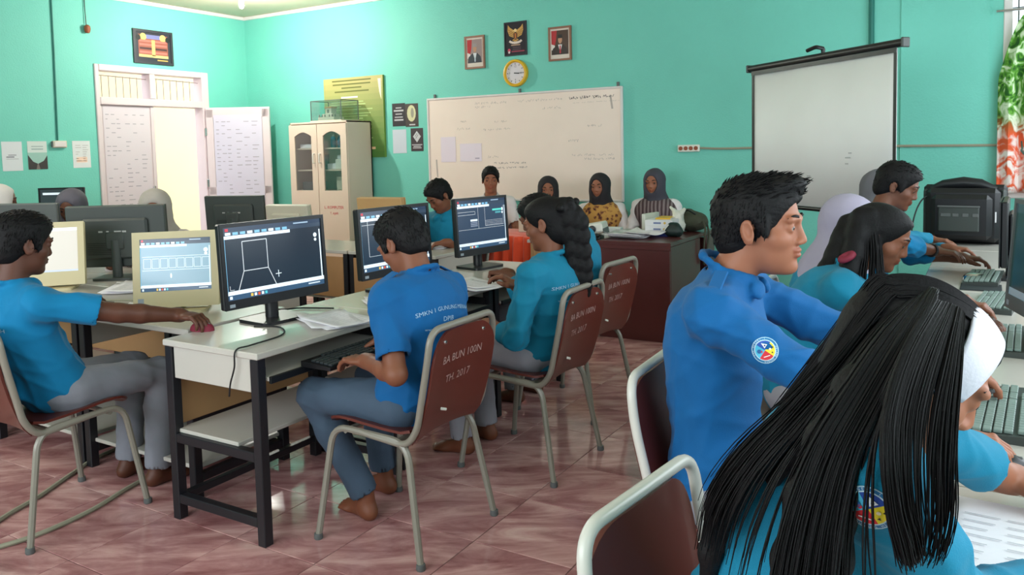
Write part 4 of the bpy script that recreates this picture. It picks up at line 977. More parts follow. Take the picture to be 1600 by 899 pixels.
def make_keyboard(name, label, loc, rz, kc, bc, group, single=False):
    t = thing(name, label, 'keyboard', loc, rz, group)     # long side along y, front edge at -x
    MB().prism([(-.075, 0), (.075, 0), (.075, .022), (-.075, .012)], .44, ((0, -.22, 0), (1, 0, 0), (0, 0, 1), (0, 1, 0))).build('key_base', bc, t)
    rows = []
    for i in range(6):
        x = -.060 + i * .0215 + (.006 if i == 5 else 0); z = .014 + .0667 * (x + .075) ; y = -.208
        widths = {0: [1.3, 1, 1.3, 5.6, 1.3, 1, 1, 1.3], 1: [2.2] + [1] * 10 + [2.6], 2: [1.7] + [1] * 11 + [2.1], 3: [1.4] + [1] * 12 + [1.4], 4: [1] * 13 + [1.9], 5: [1.1] * 13}[i]
        sc__ = .275 / sum(widths)
        for wd in widths: rows.append((x, y + wd * sc__ / 2, z, wd * sc__ - .0036)); y += wd * sc__
        y += .008
        for k in range(3 if i != 1 else 1): rows.append((x, y + (k + .5 + (1 if i == 1 else 0)) * .0185, z, .016))
        y += .0185 * 3 + .008
        if i < 5:
            for k in range(4 if y + .074 < .215 else 3): rows.append((x, y + (k + .5) * .0175, z, .0155))
    if single:
        cache = {}
        for x, y, z, wd in rows:
            key = round(wd, 4)
            if key not in cache: o = MB().box((0, 0, 0), (.0185, wd, .009), .002).build('key', kc, t); cache[key] = o.data
            else: o = bpy.data.objects.new('key', cache[key]); COL.objects.link(o); o.parent = t
            o.location = (x, y, z + .003)
    else:
        mb = MB()
        for x, y, z, wd in rows: mb.box((x, y, z + .003), (.0185, wd, .009), .002)
        mb.build('key', kc, t, kind='stuff')
    return t
KG = 'keyboards along the window side'
make_keyboard('keyboard', 'pale grey keyboard under the hand of the boy with the quiff, nearest the viewer', (.03, 2.34, .72), R(-3), 'key_pale', 'dark_plastic', KG, True)
kb = make_keyboard('keyboard', 'grey green keyboard before the girl with the maroon hair tie', (.065, 3.20, .72), R(-2), 'key_pale', 'dark_plastic', KG)
copy_tree(kb, (.03, 3.93, .72), R(-6), 'grey green keyboard before the girl in the lilac veil', KG)
copy_tree(kb, (-.02, 4.62, .72), R(-4), 'small grey green keyboard under the hand with the watch', KG)
kd = make_keyboard('keyboard', 'black keyboard on the pull-out tray under the first boy hands', (-2.155, 2.36, .623), R(180), 'key_dark', 'black_plastic', 'black keyboards of the middle row', True)
copy_tree(kd, (-2.34, 3.06, .72), R(174), 'black keyboard on the desk before the ponytail girl', 'black keyboards of the middle row')
def mouse(x, y, z, rz, label, m='black_plastic'):
    t = thing('computer_mouse', label, 'mouse', (x, y, z), R(rz))
    mb = MB(); n = 12; vs = []
    for j in range(7):
        a = math.pi / 2 * j / 6
        for i in range(n):
            b = 2 * math.pi * i / n; vs.append((.055 * math.cos(b) * math.cos(a) ** .6, .031 * math.sin(b) * math.cos(a) ** .6, .034 * math.sin(a)))
    fs = [(j * n + i, j * n + (i + 1) % n, (j + 1) * n + (i + 1) % n, (j + 1) * n + i) for j in range(6) for i in range(n)]; fs.append(tuple(range(n - 1, -1, -1)))
    mb.add(vs, fs).build('mouse_body', m, t, True); MB().box((.030, 0, .028), (.018, .006, .008), .002).build('scroll_wheel', 'grey_plastic', t)
    return t
mouse(-2.745, 2.105, .72, 15, 'black mouse under the left boy outstretched hand', 'maroon')
mouse(-3.86, 2.22, .728, 100, 'black mouse under the left boy far hand')
mouse(.03, 1.95, .72, 5, 'black mouse under the quiff boy near hand')
mouse(-.06, 4.60, .72, 0, 'silver mouse by the far veiled girl hand', 'chrome')
def pad(x, y, z, w, d, rz, label):
    o = MB().box((0, 0, .002), (w, d, .004), .001).build('mouse_pad', 'mouse_pad'); o.location = (x, y, z); o.rotation_euler = (0, 0, R(rz)); tag(o, label, 'mouse pad')
pad(-.10, 1.72, .72, .10, .20, 4, 'black mouse pad under the hanging hair of the headband girl')
pad(-3.80, 2.22, .72, .24, .20, 8, 'black mouse pad before the blank cream monitor')
pad(-.03, 4.36, .72, .17, .20, 0, 'dark mouse pad between the two far keyboards at the window side')

# ------------------------------------------------------------------ papers and things on the desks
def paper_pile(name, label, loc, rz, n, w=.21, h=.297, seed=1, bend=.02, lines=True, m='paper'):
    t = thing(name, label, 'papers', loc, rz); r = random.Random(seed)
    for k in range(n):
        mb = MB(); nx, ny = 8, 6; a = r.uniform(-.25, .25) if k else 0; dx, dy = r.uniform(-.02, .02) * k, r.uniform(-.02, .02) * k; vs = []
        for i in range(nx + 1):
            for j in range(ny + 1):
                x, y = (i / nx - .5) * w, (j / ny - .5) * h
                z = .0015 + k * .0045 + bend * ((i / nx - .5) ** 2 * 1.6 * (1 if k % 2 else .5) + max(0, (j / ny - .75)) ** 2 * 6 * (k + 1) / n)
                vs.append((x * math.cos(a) - y * math.sin(a) + dx, x * math.sin(a) + y * math.cos(a) + dy, z))
        fs = [(i * (ny + 1) + j, (i + 1) * (ny + 1) + j, (i + 1) * (ny + 1) + j + 1, i * (ny + 1) + j + 1) for i in range(nx) for j in range(ny)]
        o = mb.add(vs, fs).build('sheet', m, t, True); s = o.modifiers.new('thick', 'SOLIDIFY'); s.thickness = .001; s.offset = 1
        if k == n - 1 and lines:
            lm = MB(); fr = ((0, 0, .0045), (1, 0, 0), (0, 1, 0), (0, 0, 1))
            for q in range(9):
                u = -.4 + q * .09
                for i in range(3):
                    x0 = -w * .38 + w * .27 * i; vs3 = []
                    def zz(x, y): return .0048 + k * .0045 + bend * ((x / w) ** 2 * 1.6 * (1 if k % 2 else .5) + max(0, y / h - .25) ** 2 * 6 * (k + 1) / n)
                    y0 = h * u * .95; L = w * r.uniform(.1, .24)
                    P_ = [(x0, y0), (x0 + L, y0), (x0 + L, y0 + .003), (x0, y0 + .003)]
                    lm.add([(x * math.cos(a) - y * math.sin(a) + dx, x * math.sin(a) + y * math.cos(a) + dy, zz(x, y) + .0006) for x, y in P_], [(0, 1, 2, 3)], 0, C_(176, 176, 182))
            lm.build('printed_lines', 'print', t, kind='stuff')
    return t
paper_pile('paper_pile', 'loose printed sheets on the first desk beside the chair drawing monitor', (-2.36, 2.46, .72), R(70), 3, seed=2)
paper_pile('paper_pile', 'printed sheets on the second desk behind the boy in blue arm', (-2.38, 2.86, .72), R(55), 2, seed=3)
paper_pile('paper_pile', 'white sheets near the ponytail girl hand on the third desk', (-2.30, 3.42, .72), R(75), 3, seed=4)
paper_pile('paper_pile', 'printed sheets before the cream monitor with small rectangles', (-3.36, 2.20, .72), R(20), 2, seed=5)
paper_pile('paper_pile', 'stack of thick white papers behind the large dark monitor', (-3.99, 2.62, .72), R(40), 4, seed=6)
paper_pile('paper_pile', 'sheets spread before the boy writing at the back', (-3.52, 4.78, .72), R(15), 2, seed=7)
paper_pile('paper_pile', 'printed table sheets under the headband girl arm', (.02, 1.56, .72), R(6), 3, w=.25, h=.35, seed=8, bend=.012)
boxthing('tissue_box', 'pale pink box lying on the papers beside the large dark monitor', 'box', (-4.02, 2.80, .72), (.15, .10, .055), 'paper', .004, R(20))
boxthing('card_box', 'small pale carton on the orange cloth table', 'box', (-3.42, 5.93, .724), (.10, .08, .12), 'beige_plastic', .004)
t = thing('potted_plant', 'small green plant beside the carton on the orange cloth table', 'plant', (-3.28, 6.0, .724))
MB().lathe([(.03, 0), (.04, .06), (.042, .065), (.036, .065)], n=14).build('pot', 'plastic_white', t, True)
mat('leaf', rgb(50, 120, 52), .5)
for k in range(14):
    a = k * 2.4; lm = MB(); c, s = math.cos(a), math.sin(a); L = .05 + .015 * (k % 3); z0 = .065
    lm.add([(0, 0, z0), (c * L * .5 - s * .014, s * L * .5 + c * .014, z0 + .05 + .02 * (k % 2)), (c * L, s * L, z0 + .06 + .012 * (k % 4)), (c * L * .5 + s * .014, s * L * .5 - c * .014, z0 + .05 + .02 * (k % 2))], [(0, 1, 2, 3)]).build('leaf', 'leaf', t)
# on the teacher desk and side table
pj_ = thing('projector', 'white projector tilted up on the pale side table', 'projector', (-2.74, 5.72, .7125), R(12))
mb = MB(); mb.box((0, 0, .075), (.30, .22, .075), .012, Matrix.Rotation(R(-10), 3, 'Y')); mb.build('projector_body', 'plastic_white', pj_)
MB().lathe([(.028, 0), (.03, .02), (.022, .024)], (.07, -.105, .085), 14, rx).build('lens', 'black_plastic', pj_, True)
for x in (-.11, .11): MB().box((x, 0, .02), (.03, .14, .04), .004).build('foot', 'grey_plastic', pj_)
MB().box((.154, 0, .065), (.004, .2, .05), .001, Matrix.Rotation(R(-10), 3, 'Y')).build('side_vent', 'grey_plastic', pj_)
boxthing('tissue_box', 'flat pink-white box right of the projector', 'box', (-2.66, 6.05, .7125), (.14, .12, .06), 'paper', .004, R(10))
t = thing('web_camera', 'small round dark lens device in front of the projector', 'camera', (-2.61, 5.62, .7125)); MB().lathe([(.02, 0), (.022, .01), (.008, .014), (.008, .02)], n=12).build('base', 'black_plastic', t, True)
o = bpy.data.objects.new('ball', None); bpy.data.objects.remove(o)
MB().lathe([(.004, .016), (.018, .022), (.024, .036), (.018, .05), (.004, .056)], n=14).build('eye_ball', 'black_plastic', t, True)
paper_pile('paper_pile', 'heap of loose white documents at the left of the teacher desk', (-2.40, 5.72, .732), R(80), 6, seed=12, bend=.05, lines=False)
for k, (d, z, m, lb) in enumerate((((.20, .28, .03), 0, 'book_blue', 'blue book at the bottom of the stack on the teacher desk'), ((.22, .29, .05), .03, 'paper', 'thick white bound report in the stack on the teacher desk'), ((.22, .28, .045), .08, 'paper', 'white folder near the top of the stack on the teacher desk'), ((.12, .20, .012), .125, 'book_yellow', 'yellow notebook on top of the stack on the teacher desk'))):
    t = thing('book', lb, 'book', (-2.215 + .01 * (k % 2), 6.03 + .02 * (k == 3), .732 + z), R(4 * k - 5))
    MB().box((0, 0, d[2] / 2), d, .002).build('cover', m, t); MB().box((.003, -.002, d[2] / 2), (d[0] - .004, d[1] - .006, d[2] * .7), .001).build('pages', 'paper', t)
    if m == 'paper':
        lm = MB(); fr = ((0, -d[1] / 2 - .0005, d[2] / 2), (1, 0, 0), (0, 0, 1), (0, -1, 0)); lm.rect(-.04, -.008, .02, .006, fr, .0006, C_(120, 130, 170)); lm.disc(.05, 0, .010, fr, .0006, C_(214, 176, 90), 12); lm.build('spine_mark', 'print', t)
boxthing('document_tray', 'upright white file holder left of the book stack', 'file holder', (-2.36, 6.12, .732), (.03, .24, .16), 'plastic_white', .004, R(-8))

# ------------------------------------------------------------------ smooth solid modelling (signed distance fields, surface nets)
def v3(a): return np.array(a, dtype=np.float64)
def unit(a):
    a = v3(a); n = np.linalg.norm(a); return a / n if n > 1e-9 else v3((1, 0, 0))
class Solid:
    def __init__(s): s.p = []
    def cone(s, a, b, ra, rb, k=.01, col=0, op='u', clip=None): s.p.append(('c', v3(a), v3(b), ra, rb, k, col, op, clip)); return s
    def ball(s, a, r, k=.01, col=0, op='u', clip=None): return s.cone(a, v3(a) + 1e-5, r, r, k, col, op, clip)
    def ell(s, c, r, Rm=None, k=.01, col=0, op='u', clip=None): s.p.append(('e', v3(c), v3(r), np.eye(3) if Rm is None else np.array(Rm), k, col, op, clip)); return s
    def chain(s, pts, rs, k=.01, col=0, op='u'):
        for i in range(len(pts) - 1): s.cone(pts[i], pts[i + 1], rs[i] if hasattr(rs, '__len__') else rs, rs[i + 1] if hasattr(rs, '__len__') else rs, k, col, op)
        return s
    def bounds(s, q):
        if q[0] == 'c':
            m = max(q[3], q[4]); return np.minimum(q[1], q[2]) - m, np.maximum(q[1], q[2]) + m
        e = np.sqrt(((q[3] * q[2][None, :]) ** 2).sum(1)); return q[1] - e, q[1] + e
    def mesh(s, res, warp=None):
        U = [q for q in s.p if q[-2] == 'u']; B = [s.bounds(q) for q in U]
        lo = np.min([b[0] for b in B], 0) - 3 * res; hi = np.max([b[1] for b in B], 0) + 3 * res
        n = np.ceil((hi - lo) / res).astype(int) + 1
        G = np.full(n, 9.0, np.float32); K = np.zeros(n, np.uint8)
        for q in s.p:
            k = q[-4] if q[0] == 'e' else q[5]; col, op, clip = q[-3], q[-2], q[-1]
            b0, b1 = s.bounds(q); mg = k + 2.5 * res
            i0 = np.maximum(np.floor((b0 - mg - lo) / res).astype(int), 0); i1 = np.minimum(np.ceil((b1 + mg - lo) / res).astype(int) + 1, n)
            if (i1 <= i0).any(): continue
            sl = tuple(slice(a, b) for a, b in zip(i0, i1))
            ax = [(lo[d] + res * np.arange(i0[d], i1[d])).astype(np.float32) for d in range(3)]
            X, Y, Z = ax[0][:, None, None], ax[1][None, :, None], ax[2][None, None, :]
            if q[0] == 'c':
                a, b = q[1], q[2]; d = b - a; L2 = max(float(d @ d), 1e-12)
                x, y, z = X - a[0], Y - a[1], Z - a[2]
                t = np.clip((x * d[0] + y * d[1] + z * d[2]) / L2, 0, 1)
                D = np.sqrt((x - t * d[0]) ** 2 + (y - t * d[1]) ** 2 + (z - t * d[2]) ** 2) - (q[3] + (q[4] - q[3]) * t)
            else:
                c, r, Rm = q[1], q[2], q[3]; x, y, z = X - c[0], Y - c[1], Z - c[2]
                l = [x * Rm[0, j] + y * Rm[1, j] + z * Rm[2, j] for j in range(3)]
                k0 = np.sqrt((l[0] / r[0]) ** 2 + (l[1] / r[1]) ** 2 + (l[2] / r[2]) ** 2); k1 = np.sqrt((l[0] / r[0] ** 2) ** 2 + (l[1] / r[1] ** 2) ** 2 + (l[2] / r[2] ** 2) ** 2)
                D = np.where(k1 > 1e-6, k0 * (k0 - 1) / np.maximum(k1, 1e-6), -float(r.min()))
            if clip is not None:
                for pt, nn in clip: pt = v3(pt); nn = unit(nn); D = np.maximum(D, (X - pt[0]) * nn[0] + (Y - pt[1]) * nn[1] + (Z - pt[2]) * nn[2])
            g = G[sl]
            if op == 'u':
                K[sl] = np.where(D < g + .001, col, K[sl]); 
                if k > 0: h = np.maximum(k - np.abs(g - D), 0) / k; G[sl] = np.minimum(g, D) - h * h * k * .25
                else: G[sl] = np.minimum(g, D)
            elif op == 's':
                h = np.maximum(k - np.abs(g + D), 0) / max(k, 1e-6); G[sl] = np.maximum(g, -D) + h * h * k * .25
            elif op == 'paint': K[sl] = np.where(D < 0, col, K[sl])
        neg = G < 0; nx, ny, nz = n
        cnt = np.zeros((nx - 1, ny - 1, nz - 1), np.uint8)
        for a in (0, 1):
            for b in (0, 1):
                for c in (0, 1): cnt += neg[a:nx - 1 + a, b:ny - 1 + b, c:nz - 1 + c]
        I, J, L = np.nonzero((cnt > 0) & (cnt < 8)); m = len(I)
        idx = np.full(cnt.shape, -1, np.int32); idx[I, J, L] = np.arange(m)
        C = {(a, b, c): G[I + a, J + b, L + c] for a in (0, 1) for b in (0, 1) for c in (0, 1)}
        acc = np.zeros((m, 3)); num = np.zeros(m)
        for p in C:
            for d in range(3):
                if p[d] == 0:
                    q = list(p); q[d] = 1; q = tuple(q); A, Bv = C[p], C[q]; cr = (A < 0) != (Bv < 0)
                    t = np.where(cr, A / np.where(cr, A - Bv, 1), 0); w = cr.astype(float)
                    for e in range(3): acc[:, e] += w * (p[e] + (t if e == d else 0))
                    num += w
        V = lo + res * (np.stack([I, J, L], 1) + acc / num[:, None])
        col = K[np.minimum(np.round((V[:, 0] - lo[0]) / res).astype(int), nx - 1), np.minimum(np.round((V[:, 1] - lo[1]) / res).astype(int), ny - 1), np.minimum(np.round((V[:, 2] - lo[2]) / res).astype(int), nz - 1)]
        Q = []
        for d in range(3):
            A = neg[:-1] if d == 0 else (neg[:, :-1] if d == 1 else neg[:, :, :-1]); Bn = neg[1:] if d == 0 else (neg[:, 1:] if d == 1 else neg[:, :, 1:])
            i, j, l = np.nonzero(A != Bn); P = np.stack([i, j, l], 1); ins = A[i, j, l]
            u, w = (d + 1) % 3, (d + 2) % 3
            ok = (P[:, u] > 0) & (P[:, w] > 0) & (P[:, u] < n[u] - 1) & (P[:, w] < n[w] - 1); P = P[ok]; ins = ins[ok]
            qs = []
            for du, dw in ((-1, -1), (0, -1), (0, 0), (-1, 0)):
                c = P.copy(); c[:, u] += du; c[:, w] += dw; qs.append(idx[c[:, 0], c[:, 1], c[:, 2]])
            q = np.stack(qs, 1); q[~ins] = q[~ins][:, ::-1]; Q.append(q)
        Q = np.concatenate(Q); Q = Q[(Q >= 0).all(1)]
        # one relaxation pass keeps the net even
        for _ in range(1):
            s_ = np.zeros_like(V); c_ = np.zeros(len(V))
            for a, b in ((0, 1), (1, 2), (2, 3), (3, 0)):
                np.add.at(s_, Q[:, a], V[Q[:, b]]); np.add.at(c_, Q[:, a], 1)
            V = V * .5 + .5 * s_ / np.maximum(c_, 1)[:, None]
        if warp is not None:
            nrm = np.zeros_like(V); fn = np.cross(V[Q[:, 2]] - V[Q[:, 0]], V[Q[:, 3]] - V[Q[:, 1]])
            for a in range(4): np.add.at(nrm, Q[:, a], fn)
            nrm /= np.maximum(np.linalg.norm(nrm, axis=1), 1e-12)[:, None]
            V = V + nrm * warp(V, nrm)[:, None]
        return V, Q, col
def mesh_obj(name, V, Q, m, parent, cols=None, extra=None):
    """V, Q numpy quads; cols = per-vertex rgb; extra = MB whose shapes are joined in"""
    if extra is not None and len(extra.v):
        me = bpy.data.meshes.new(name)
        me.from_pydata([tuple(x) for x in V] + extra.v, [], [tuple(int(i) for i in q) for q in Q] + [tuple(i + len(V) for i in f) for f in extra.f])
    else:
        me = bpy.data.meshes.new(name); me.vertices.add(len(V)); me.vertices.foreach_set('co', np.asarray(V, np.float32).ravel())
        me.loops.add(len(Q) * 4); me.loops.foreach_set('vertex_index', np.asarray(Q, np.int32).ravel())
        me.polygons.add(len(Q)); me.polygons.foreach_set('loop_start', np.arange(0, len(Q) * 4, 4, dtype=np.int32))
        try: me.polygons.foreach_set('loop_total', np.full(len(Q), 4, np.int32))
        except Exception: pass
        me.update(calc_edges=True)
    me.polygons.foreach_set('use_smooth', np.ones(len(me.polygons), bool))
    if cols is not None:
        at = me.color_attributes.new('tint', 'FLOAT_COLOR', 'POINT'); c = np.ones((len(me.vertices), 4), np.float32); c[:len(V), :3] = cols; at.data.foreach_set('color', c.ravel())
    me.materials.append(M[m]); me.validate(); me.update()
    o = bpy.data.objects.new(name, me); COL.objects.link(o); o.parent = parent
    return o
def folds(seed, amp, freq=22., centres=(), drape=None):
    """cloth creases: warped waves, stronger near the joints"""
    r = np.random.RandomState(seed); Wv = r.normal(size=(6, 3)); Wv /= np.linalg.norm(Wv, axis=1)[:, None]; ph = r.uniform(0, 6.28, 6); fq = freq * r.uniform(.6, 1.7, 6)
    def f(V, N):
        d = np.zeros(len(V)); wv = .6 * np.sin(V @ Wv[0] * 11 + ph[0]) + .6 * np.sin(V @ Wv[1] * 7 + ph[1])
        for k in range(6):
            s_ = np.sin(V @ Wv[k] * fq[k] * 2 + ph[k] + 2.2 * wv); d += 1.25 / (1 + 7 * s_ * s_) - .55
        d /= 3.2; a = np.full(len(V), .45)
        for c, rad in centres: a += 1.3 * np.exp(-((V - v3(c)) ** 2).sum(1) / rad ** 2)
        out = amp * d * a
        if drape is not None:
            ang = np.arctan2(V[:, 1] - drape[1], V[:, 0] - drape[0]); out += drape[2] * np.sin(ang * drape[3] + 2 * wv) * np.clip((drape[4] - V[:, 2]) / .12, 0, 1)
        return out
    return f
# ------------------------------------------------------------------ people
def eul(yaw=0, pitch=0, roll=0):      # yaw left, pitch down positive, roll to the left
    return np.array(Euler((R(roll), R(pitch), R(yaw)), 'XYZ').to_matrix())
SK = {'tan': (124, 76, 55), 'brown': (104, 64, 47), 'dark': (90, 54, 40), 'fair': (148, 94, 70)}
def head_prims(S, c, Rm, s=1.0, k=.012, female=False, ears=True):
    P = lambda x, y, z: c + Rm @ (v3((x, y, z)) * s)
    E = lambda q, r, kk=k, col=0, op='u', Rx=None: S.ell(P(*q), v3(r) * s, Rm if Rx is None else Rm @ Rx, kk * s, col, op)
    E((-.014, 0, .030), (.094, .074, .083)); E((.028, 0, .036), (.062, .060, .058)); E((.030, 0, -.030), (.060, .059, .082), .02)
    E((.030, 0, -.072), (.048, .048 if not female else .044, .042), .02); E((.066, 0, -.098), (.022, .022, .018), .018)
    for y in (-1, 1):
        E((.050, y * .040, -.026), (.028, .024, .024), .015)
        S.cone(P(.082, y * .044, .020), P(.090, y * .012, .019), .0095 * s, .010 * s, .012 * s)
        E((.101, y * .033, .002), (.018, .020, .012), .012, 0, 's')
        E((.0765, y * .033, .001), (.0135, .0150, .0135), .006, 0)
        E((.094, y * .0335, -.0012), (.014, .0125, .0034), .002, 0, 's')
        E((.092, y * .0125, -.036), (.010, .0085, .0075), .006)
        if ears:
            Rx = np.array(Euler((0, R(-12), R(y * 22)), 'XYZ').to_matrix())
            E((-.012, y * .076, -.006), (.019, .0085, .032), .006, 0, 'u', Rx); E((-.007, y * .0855, -.003), (.0115, .0075, .020), .005, 0, 's', Rx); E((-.008, y * .074, -.030), (.010, .007, .009), .006)
    S.cone(P(.0865, 0, .014), P(.1005, 0, -.031), .0075 * s, .0108 * s, .010 * s)
    E((.0865, 0, -.056), (.0115, .023, .0062), .007, 2); E((.0850, 0, -.0675), (.0120, .020, .0072), .006, 2)
    E((.101, 0, -.0618), (.012, .022, .0014), .002, 2, 's')
def hand_prims(S, W, fx, up, side, curl=.5, s=1.0, spread=1.0, fist=False):
    """W wrist, fx finger direction, up = back of the hand, side = +1 thumb towards +y of the hand frame"""
    fx = unit(fx); up = unit(v3(up) - fx * (v3(up) @ fx)); lt = np.cross(up, fx)
    P = lambda x, y, z: v3(W) + (fx * x + lt * y * side + up * z) * s
    Rm = np.stack([fx, lt, up], 1)
    S.cone(v3(W) - fx * .03, P(.012, 0, 0), .026 * s, .025 * s, .02)
    S.ell(P(.048, .0, 0), v3((.048, .040, .0165)) * s, Rm, .014)
    for y in (-.027, -.009, .009, .027): S.cone(P(.045, y * .8, .002), P(.086, y, .001), .012 * s, .0095 * s, .006)
    for i, (y, L) in enumerate(((.0285, .068), (.0095, .078), (-.0095, .072), (-.0275, .056))):
        a = P(.086, y, .001); ang = 0.15; cu = curl * (1.15 if fist else 1) + .06 * i; d = []
        yy = y * .16 * spread
        pts = [a]; rr = [.0092, .0085, .0078, .0066]
        for seg, fr_ in enumerate((.46, .31, .23)):
            ang += cu * (.75 if seg == 0 else .95)
            pts.append(pts[-1] + (fx * math.cos(ang) - up * math.sin(ang) + lt * side * yy * 2.2 * math.cos(ang)) * L * fr_ * s)
        S.chain(pts, [q * s for q in rr], .0025)
        S.ball(pts[0] + up * .003 * s, .0098 * s, .005)
    t0, t1, t2, t3 = P(.018, .026, -.004), P(.045, .050, -.012), P(.070, .052 if not fist else .040, -.020), P(.092, .045 if not fist else .020, -.026)
    S.chain([t0, t1, t2, t3], [.015 * s, .0125 * s, .0100 * s, .0080 * s], .008)
def ik(a, b, l1, l2, pole):
    a, b, pole = v3(a), v3(b), unit(pole); d = b - a; L = np.linalg.norm(d); L2 = min(L, (l1 + l2) * .995); d /= max(L, 1e-6); b = a + d * L2
    x = (l1 * l1 - l2 * l2 + L2 * L2) / (2 * L2); h = math.sqrt(max(l1 * l1 - x * x, 0)); p = pole - d * (pole @ d)
    return a + d * x + unit(p) * h, b
def bvh_of(V, Q): return BVHTree.FromPolygons([Vector(x) for x in V], [tuple(int(i) for i in q) for q in Q])
def strands(guides, n, seed, r0=.003, jit=.006, taper=.35, k=4, lendev=.12, emax=1.0, sides=4):
    """hair strands between neighbouring guide curves"""
    r = random.Random(seed); mb = MB(); GG = [[Vector(p) for p in bez(g_, 3)] for g_ in guides]; m = min(len(g_) for g_ in GG)
    for _ in range(n):
        u = r.random() * (len(GG) - 1); i = min(int(u), len(GG) - 2); f = u - i; j = Vector((r.gauss(0, jit), r.gauss(0, jit), r.gauss(0, jit * .5)))
        e = int(m * emax * (1 - lendev * r.random())); ph = r.uniform(0, 6.28); pts = []; rs = []
        for q in range(0, max(e, 4)):
            t = q / (m - 1); p = GG[i][q].lerp(GG[i + 1][q], f) + j * (.25 + t) + Vector((math.sin(ph + t * 5), math.cos(ph + t * 4), 0)) * .004 * t
            pts.append(p); rs.append(r0 * (1 - (1 - taper) * (q / max(e - 1, 1)) ** 2) * (.75 + .5 * ((ph * 7) % 1)))
        mb.tube(pts, rs, sides, caps=True)
    return mb
PEOPLE = {}
def person(key, label, pos, yaw, head, hrot, skin='tan', shirt='shirt_blue', sleeve='short', legs='trouser_grey', hair='short', veil=None,
           neck=None, hands=(None, None), res=(.005, .007), female=False, seat=.44, handcfg=(None, None), poles=(None, None), scale=.95, fulllegs=True, feet=None,
           twist=0, patch=None, backtext=False, sh_w=.168, group=None, leg_spread=.10, spine_back=.035, chest=(0, 0, 0), hairfn=None, ears=True, collar=True, veil_long=1.0, knees=.40, foot_fwd=.36, headscale=1.0, hs=1.0, sleeve_t=.62, girth=1.0, cuffback=.02, shdrop=.055):
    root = thing('person', label, 'person', (pos[0], pos[1], 0), R(yaw), group)
    cy_, sy_ = math.cos(R(yaw)), math.sin(R(yaw))
    def loc(p): x, y = p[0] - pos[0], p[1] - pos[1]; return v3((x * cy_ + y * sy_, -x * sy_ + y * cy_, p[2]))
    H = loc(head); Rh = eul(*hrot); hs_ = headscale
    P0 = v3((0, 0, seat + .085))
    N = loc(neck) if neck is not None else H + Rh @ v3((-.035, 0, -.175)) * hs_
    up = unit(N - P0); L = np.linalg.norm(N - P0)
    lt = eul(twist)[:, 1]; lt = unit(lt - up * (lt @ up) * .85); fw_ = unit(np.cross(lt, up))
    def sp(t): return P0 + (N - P0) * t - fw_ * spine_back * 4 * t * (1 - t)
    shc = N - up * shdrop
    sh = [shc - lt * sh_w, shc + lt * sh_w]            # right, left
    a1, a2 = .285 * scale, .245 * scale
    el, wr = [None, None], [None, None]
    for i in (0, 1):
        if hands[i] is None: tgt = sh[i] + fw_ * .22 + v3((0, 0, -.34))
        else: tgt = loc(hands[i])
        pole = poles[i] if poles[i] is not None else (-.35, (-1 if i == 0 else 1) * .55, -.9)
        el[i], wr[i] = ik(sh[i], tgt, a1, a2, pole)
    Rt = np.stack([fw_, lt, up], 1); G_ = girth
    sc = SK[skin]
    # ---- skin: one continuous body
    B = Solid(); head_prims(B, H, Rh, hs_, female=female, ears=ears)
    B.cone(H + Rh @ v3((-.022, 0, -.045)) * hs_, N - up * .01, .054 if not female else .048, .056 if not female else .050, .02)
    B.cone(N - up * .02, N - up * .10, .052, .035, .03); B.cone(N - up * .10, sp(.2), .035, .035, .02); B.cone(sh[0], sh[1], .034, .034, .03)
    for i in (0, 1):
        B.cone(sh[i], el[i], .045, .037, .02); B.cone(el[i], el[i] + (wr[i] - el[i]) * .35, .037, .037, .015); B.cone(el[i] + (wr[i] - el[i]) * .35, wr[i], .037, .0255, .015)
        hc = handcfg[i] or {}
        fd = hc.get('dir'); fd = unit(wr[i] - el[i]) if fd is None else unit(v3((fd[0] * cy_ + fd[1] * sy_, -fd[0] * sy_ + fd[1] * cy_, fd[2])))
        hand_prims(B, wr[i], fd, hc.get('up', (0, 0, 1)), (1 if i == 0 else -1), hc.get('curl', .35), hs, 1.0, hc.get('fist', False))
    V, Q, K = B.mesh(res[0])
    base = np.array([lin(c) for c in sc]); cols = np.tile(base, (len(V), 1))
    cols[K == 2] = base * np.array([.88, .70, .68]); cols[K == 3] = base * .8
    # stubbly shadow of cropped hair, warmer cheeks and ears
    body = mesh_obj('body', V, Q, 'skin', root, cols)
    # ---- eyes and brows
    for y in (-1, 1):
        e = MB(); c = H + Rh @ v3((.0770, y * .033, .0005)) * hs_
        e.lathe([(.0118 * math.sin(math.pi * q / 8) * hs_, -.0118 * math.cos(math.pi * q / 8) * hs_) for q in range(9)], c, 10, Matrix(Rh.tolist()) @ Matrix.Rotation(R(90), 3, 'Y'), 0, C_(150, 136, 128) if res[0] < .0045 else C_(80, 56, 46))
        e.lathe([(.0001, .0128 * hs_), (.0055 * hs_, .0112 * hs_), (.0056 * hs_, .009 * hs_)], c, 10, Matrix(Rh.tolist()) @ Matrix.Rotation(R(90), 3, 'Y'), 0, C_(20, 12, 10)); e.build('eye', 'eye', root, True)
        if not veil or True:
            bw_ = MB(); pts = [H + Rh @ v3(q) * hs_ for q in ((.094, y * .014, .0225), (.0955, y * .026, .0275), (.089, y * .040, .0285), (.078, y * .052, .0235))]
            bw_.tube(bez(pts, 3), [.0032 * hs_ * q for q in ([.8, 1, 1.1, 1.2, 1.2, 1.1, 1, .8, .6, .3])], 5); bw_.build('eyebrow', 'hair', root, True)
    # ---- shirt
    S = Solid(); g_ = .013
    S.ell(sp(.02), v3((.125, .165, .135)) * G_, Rt, .06); S.ell(sp(.28), v3((.112, .148, .17)) * G_, Rt, .07)
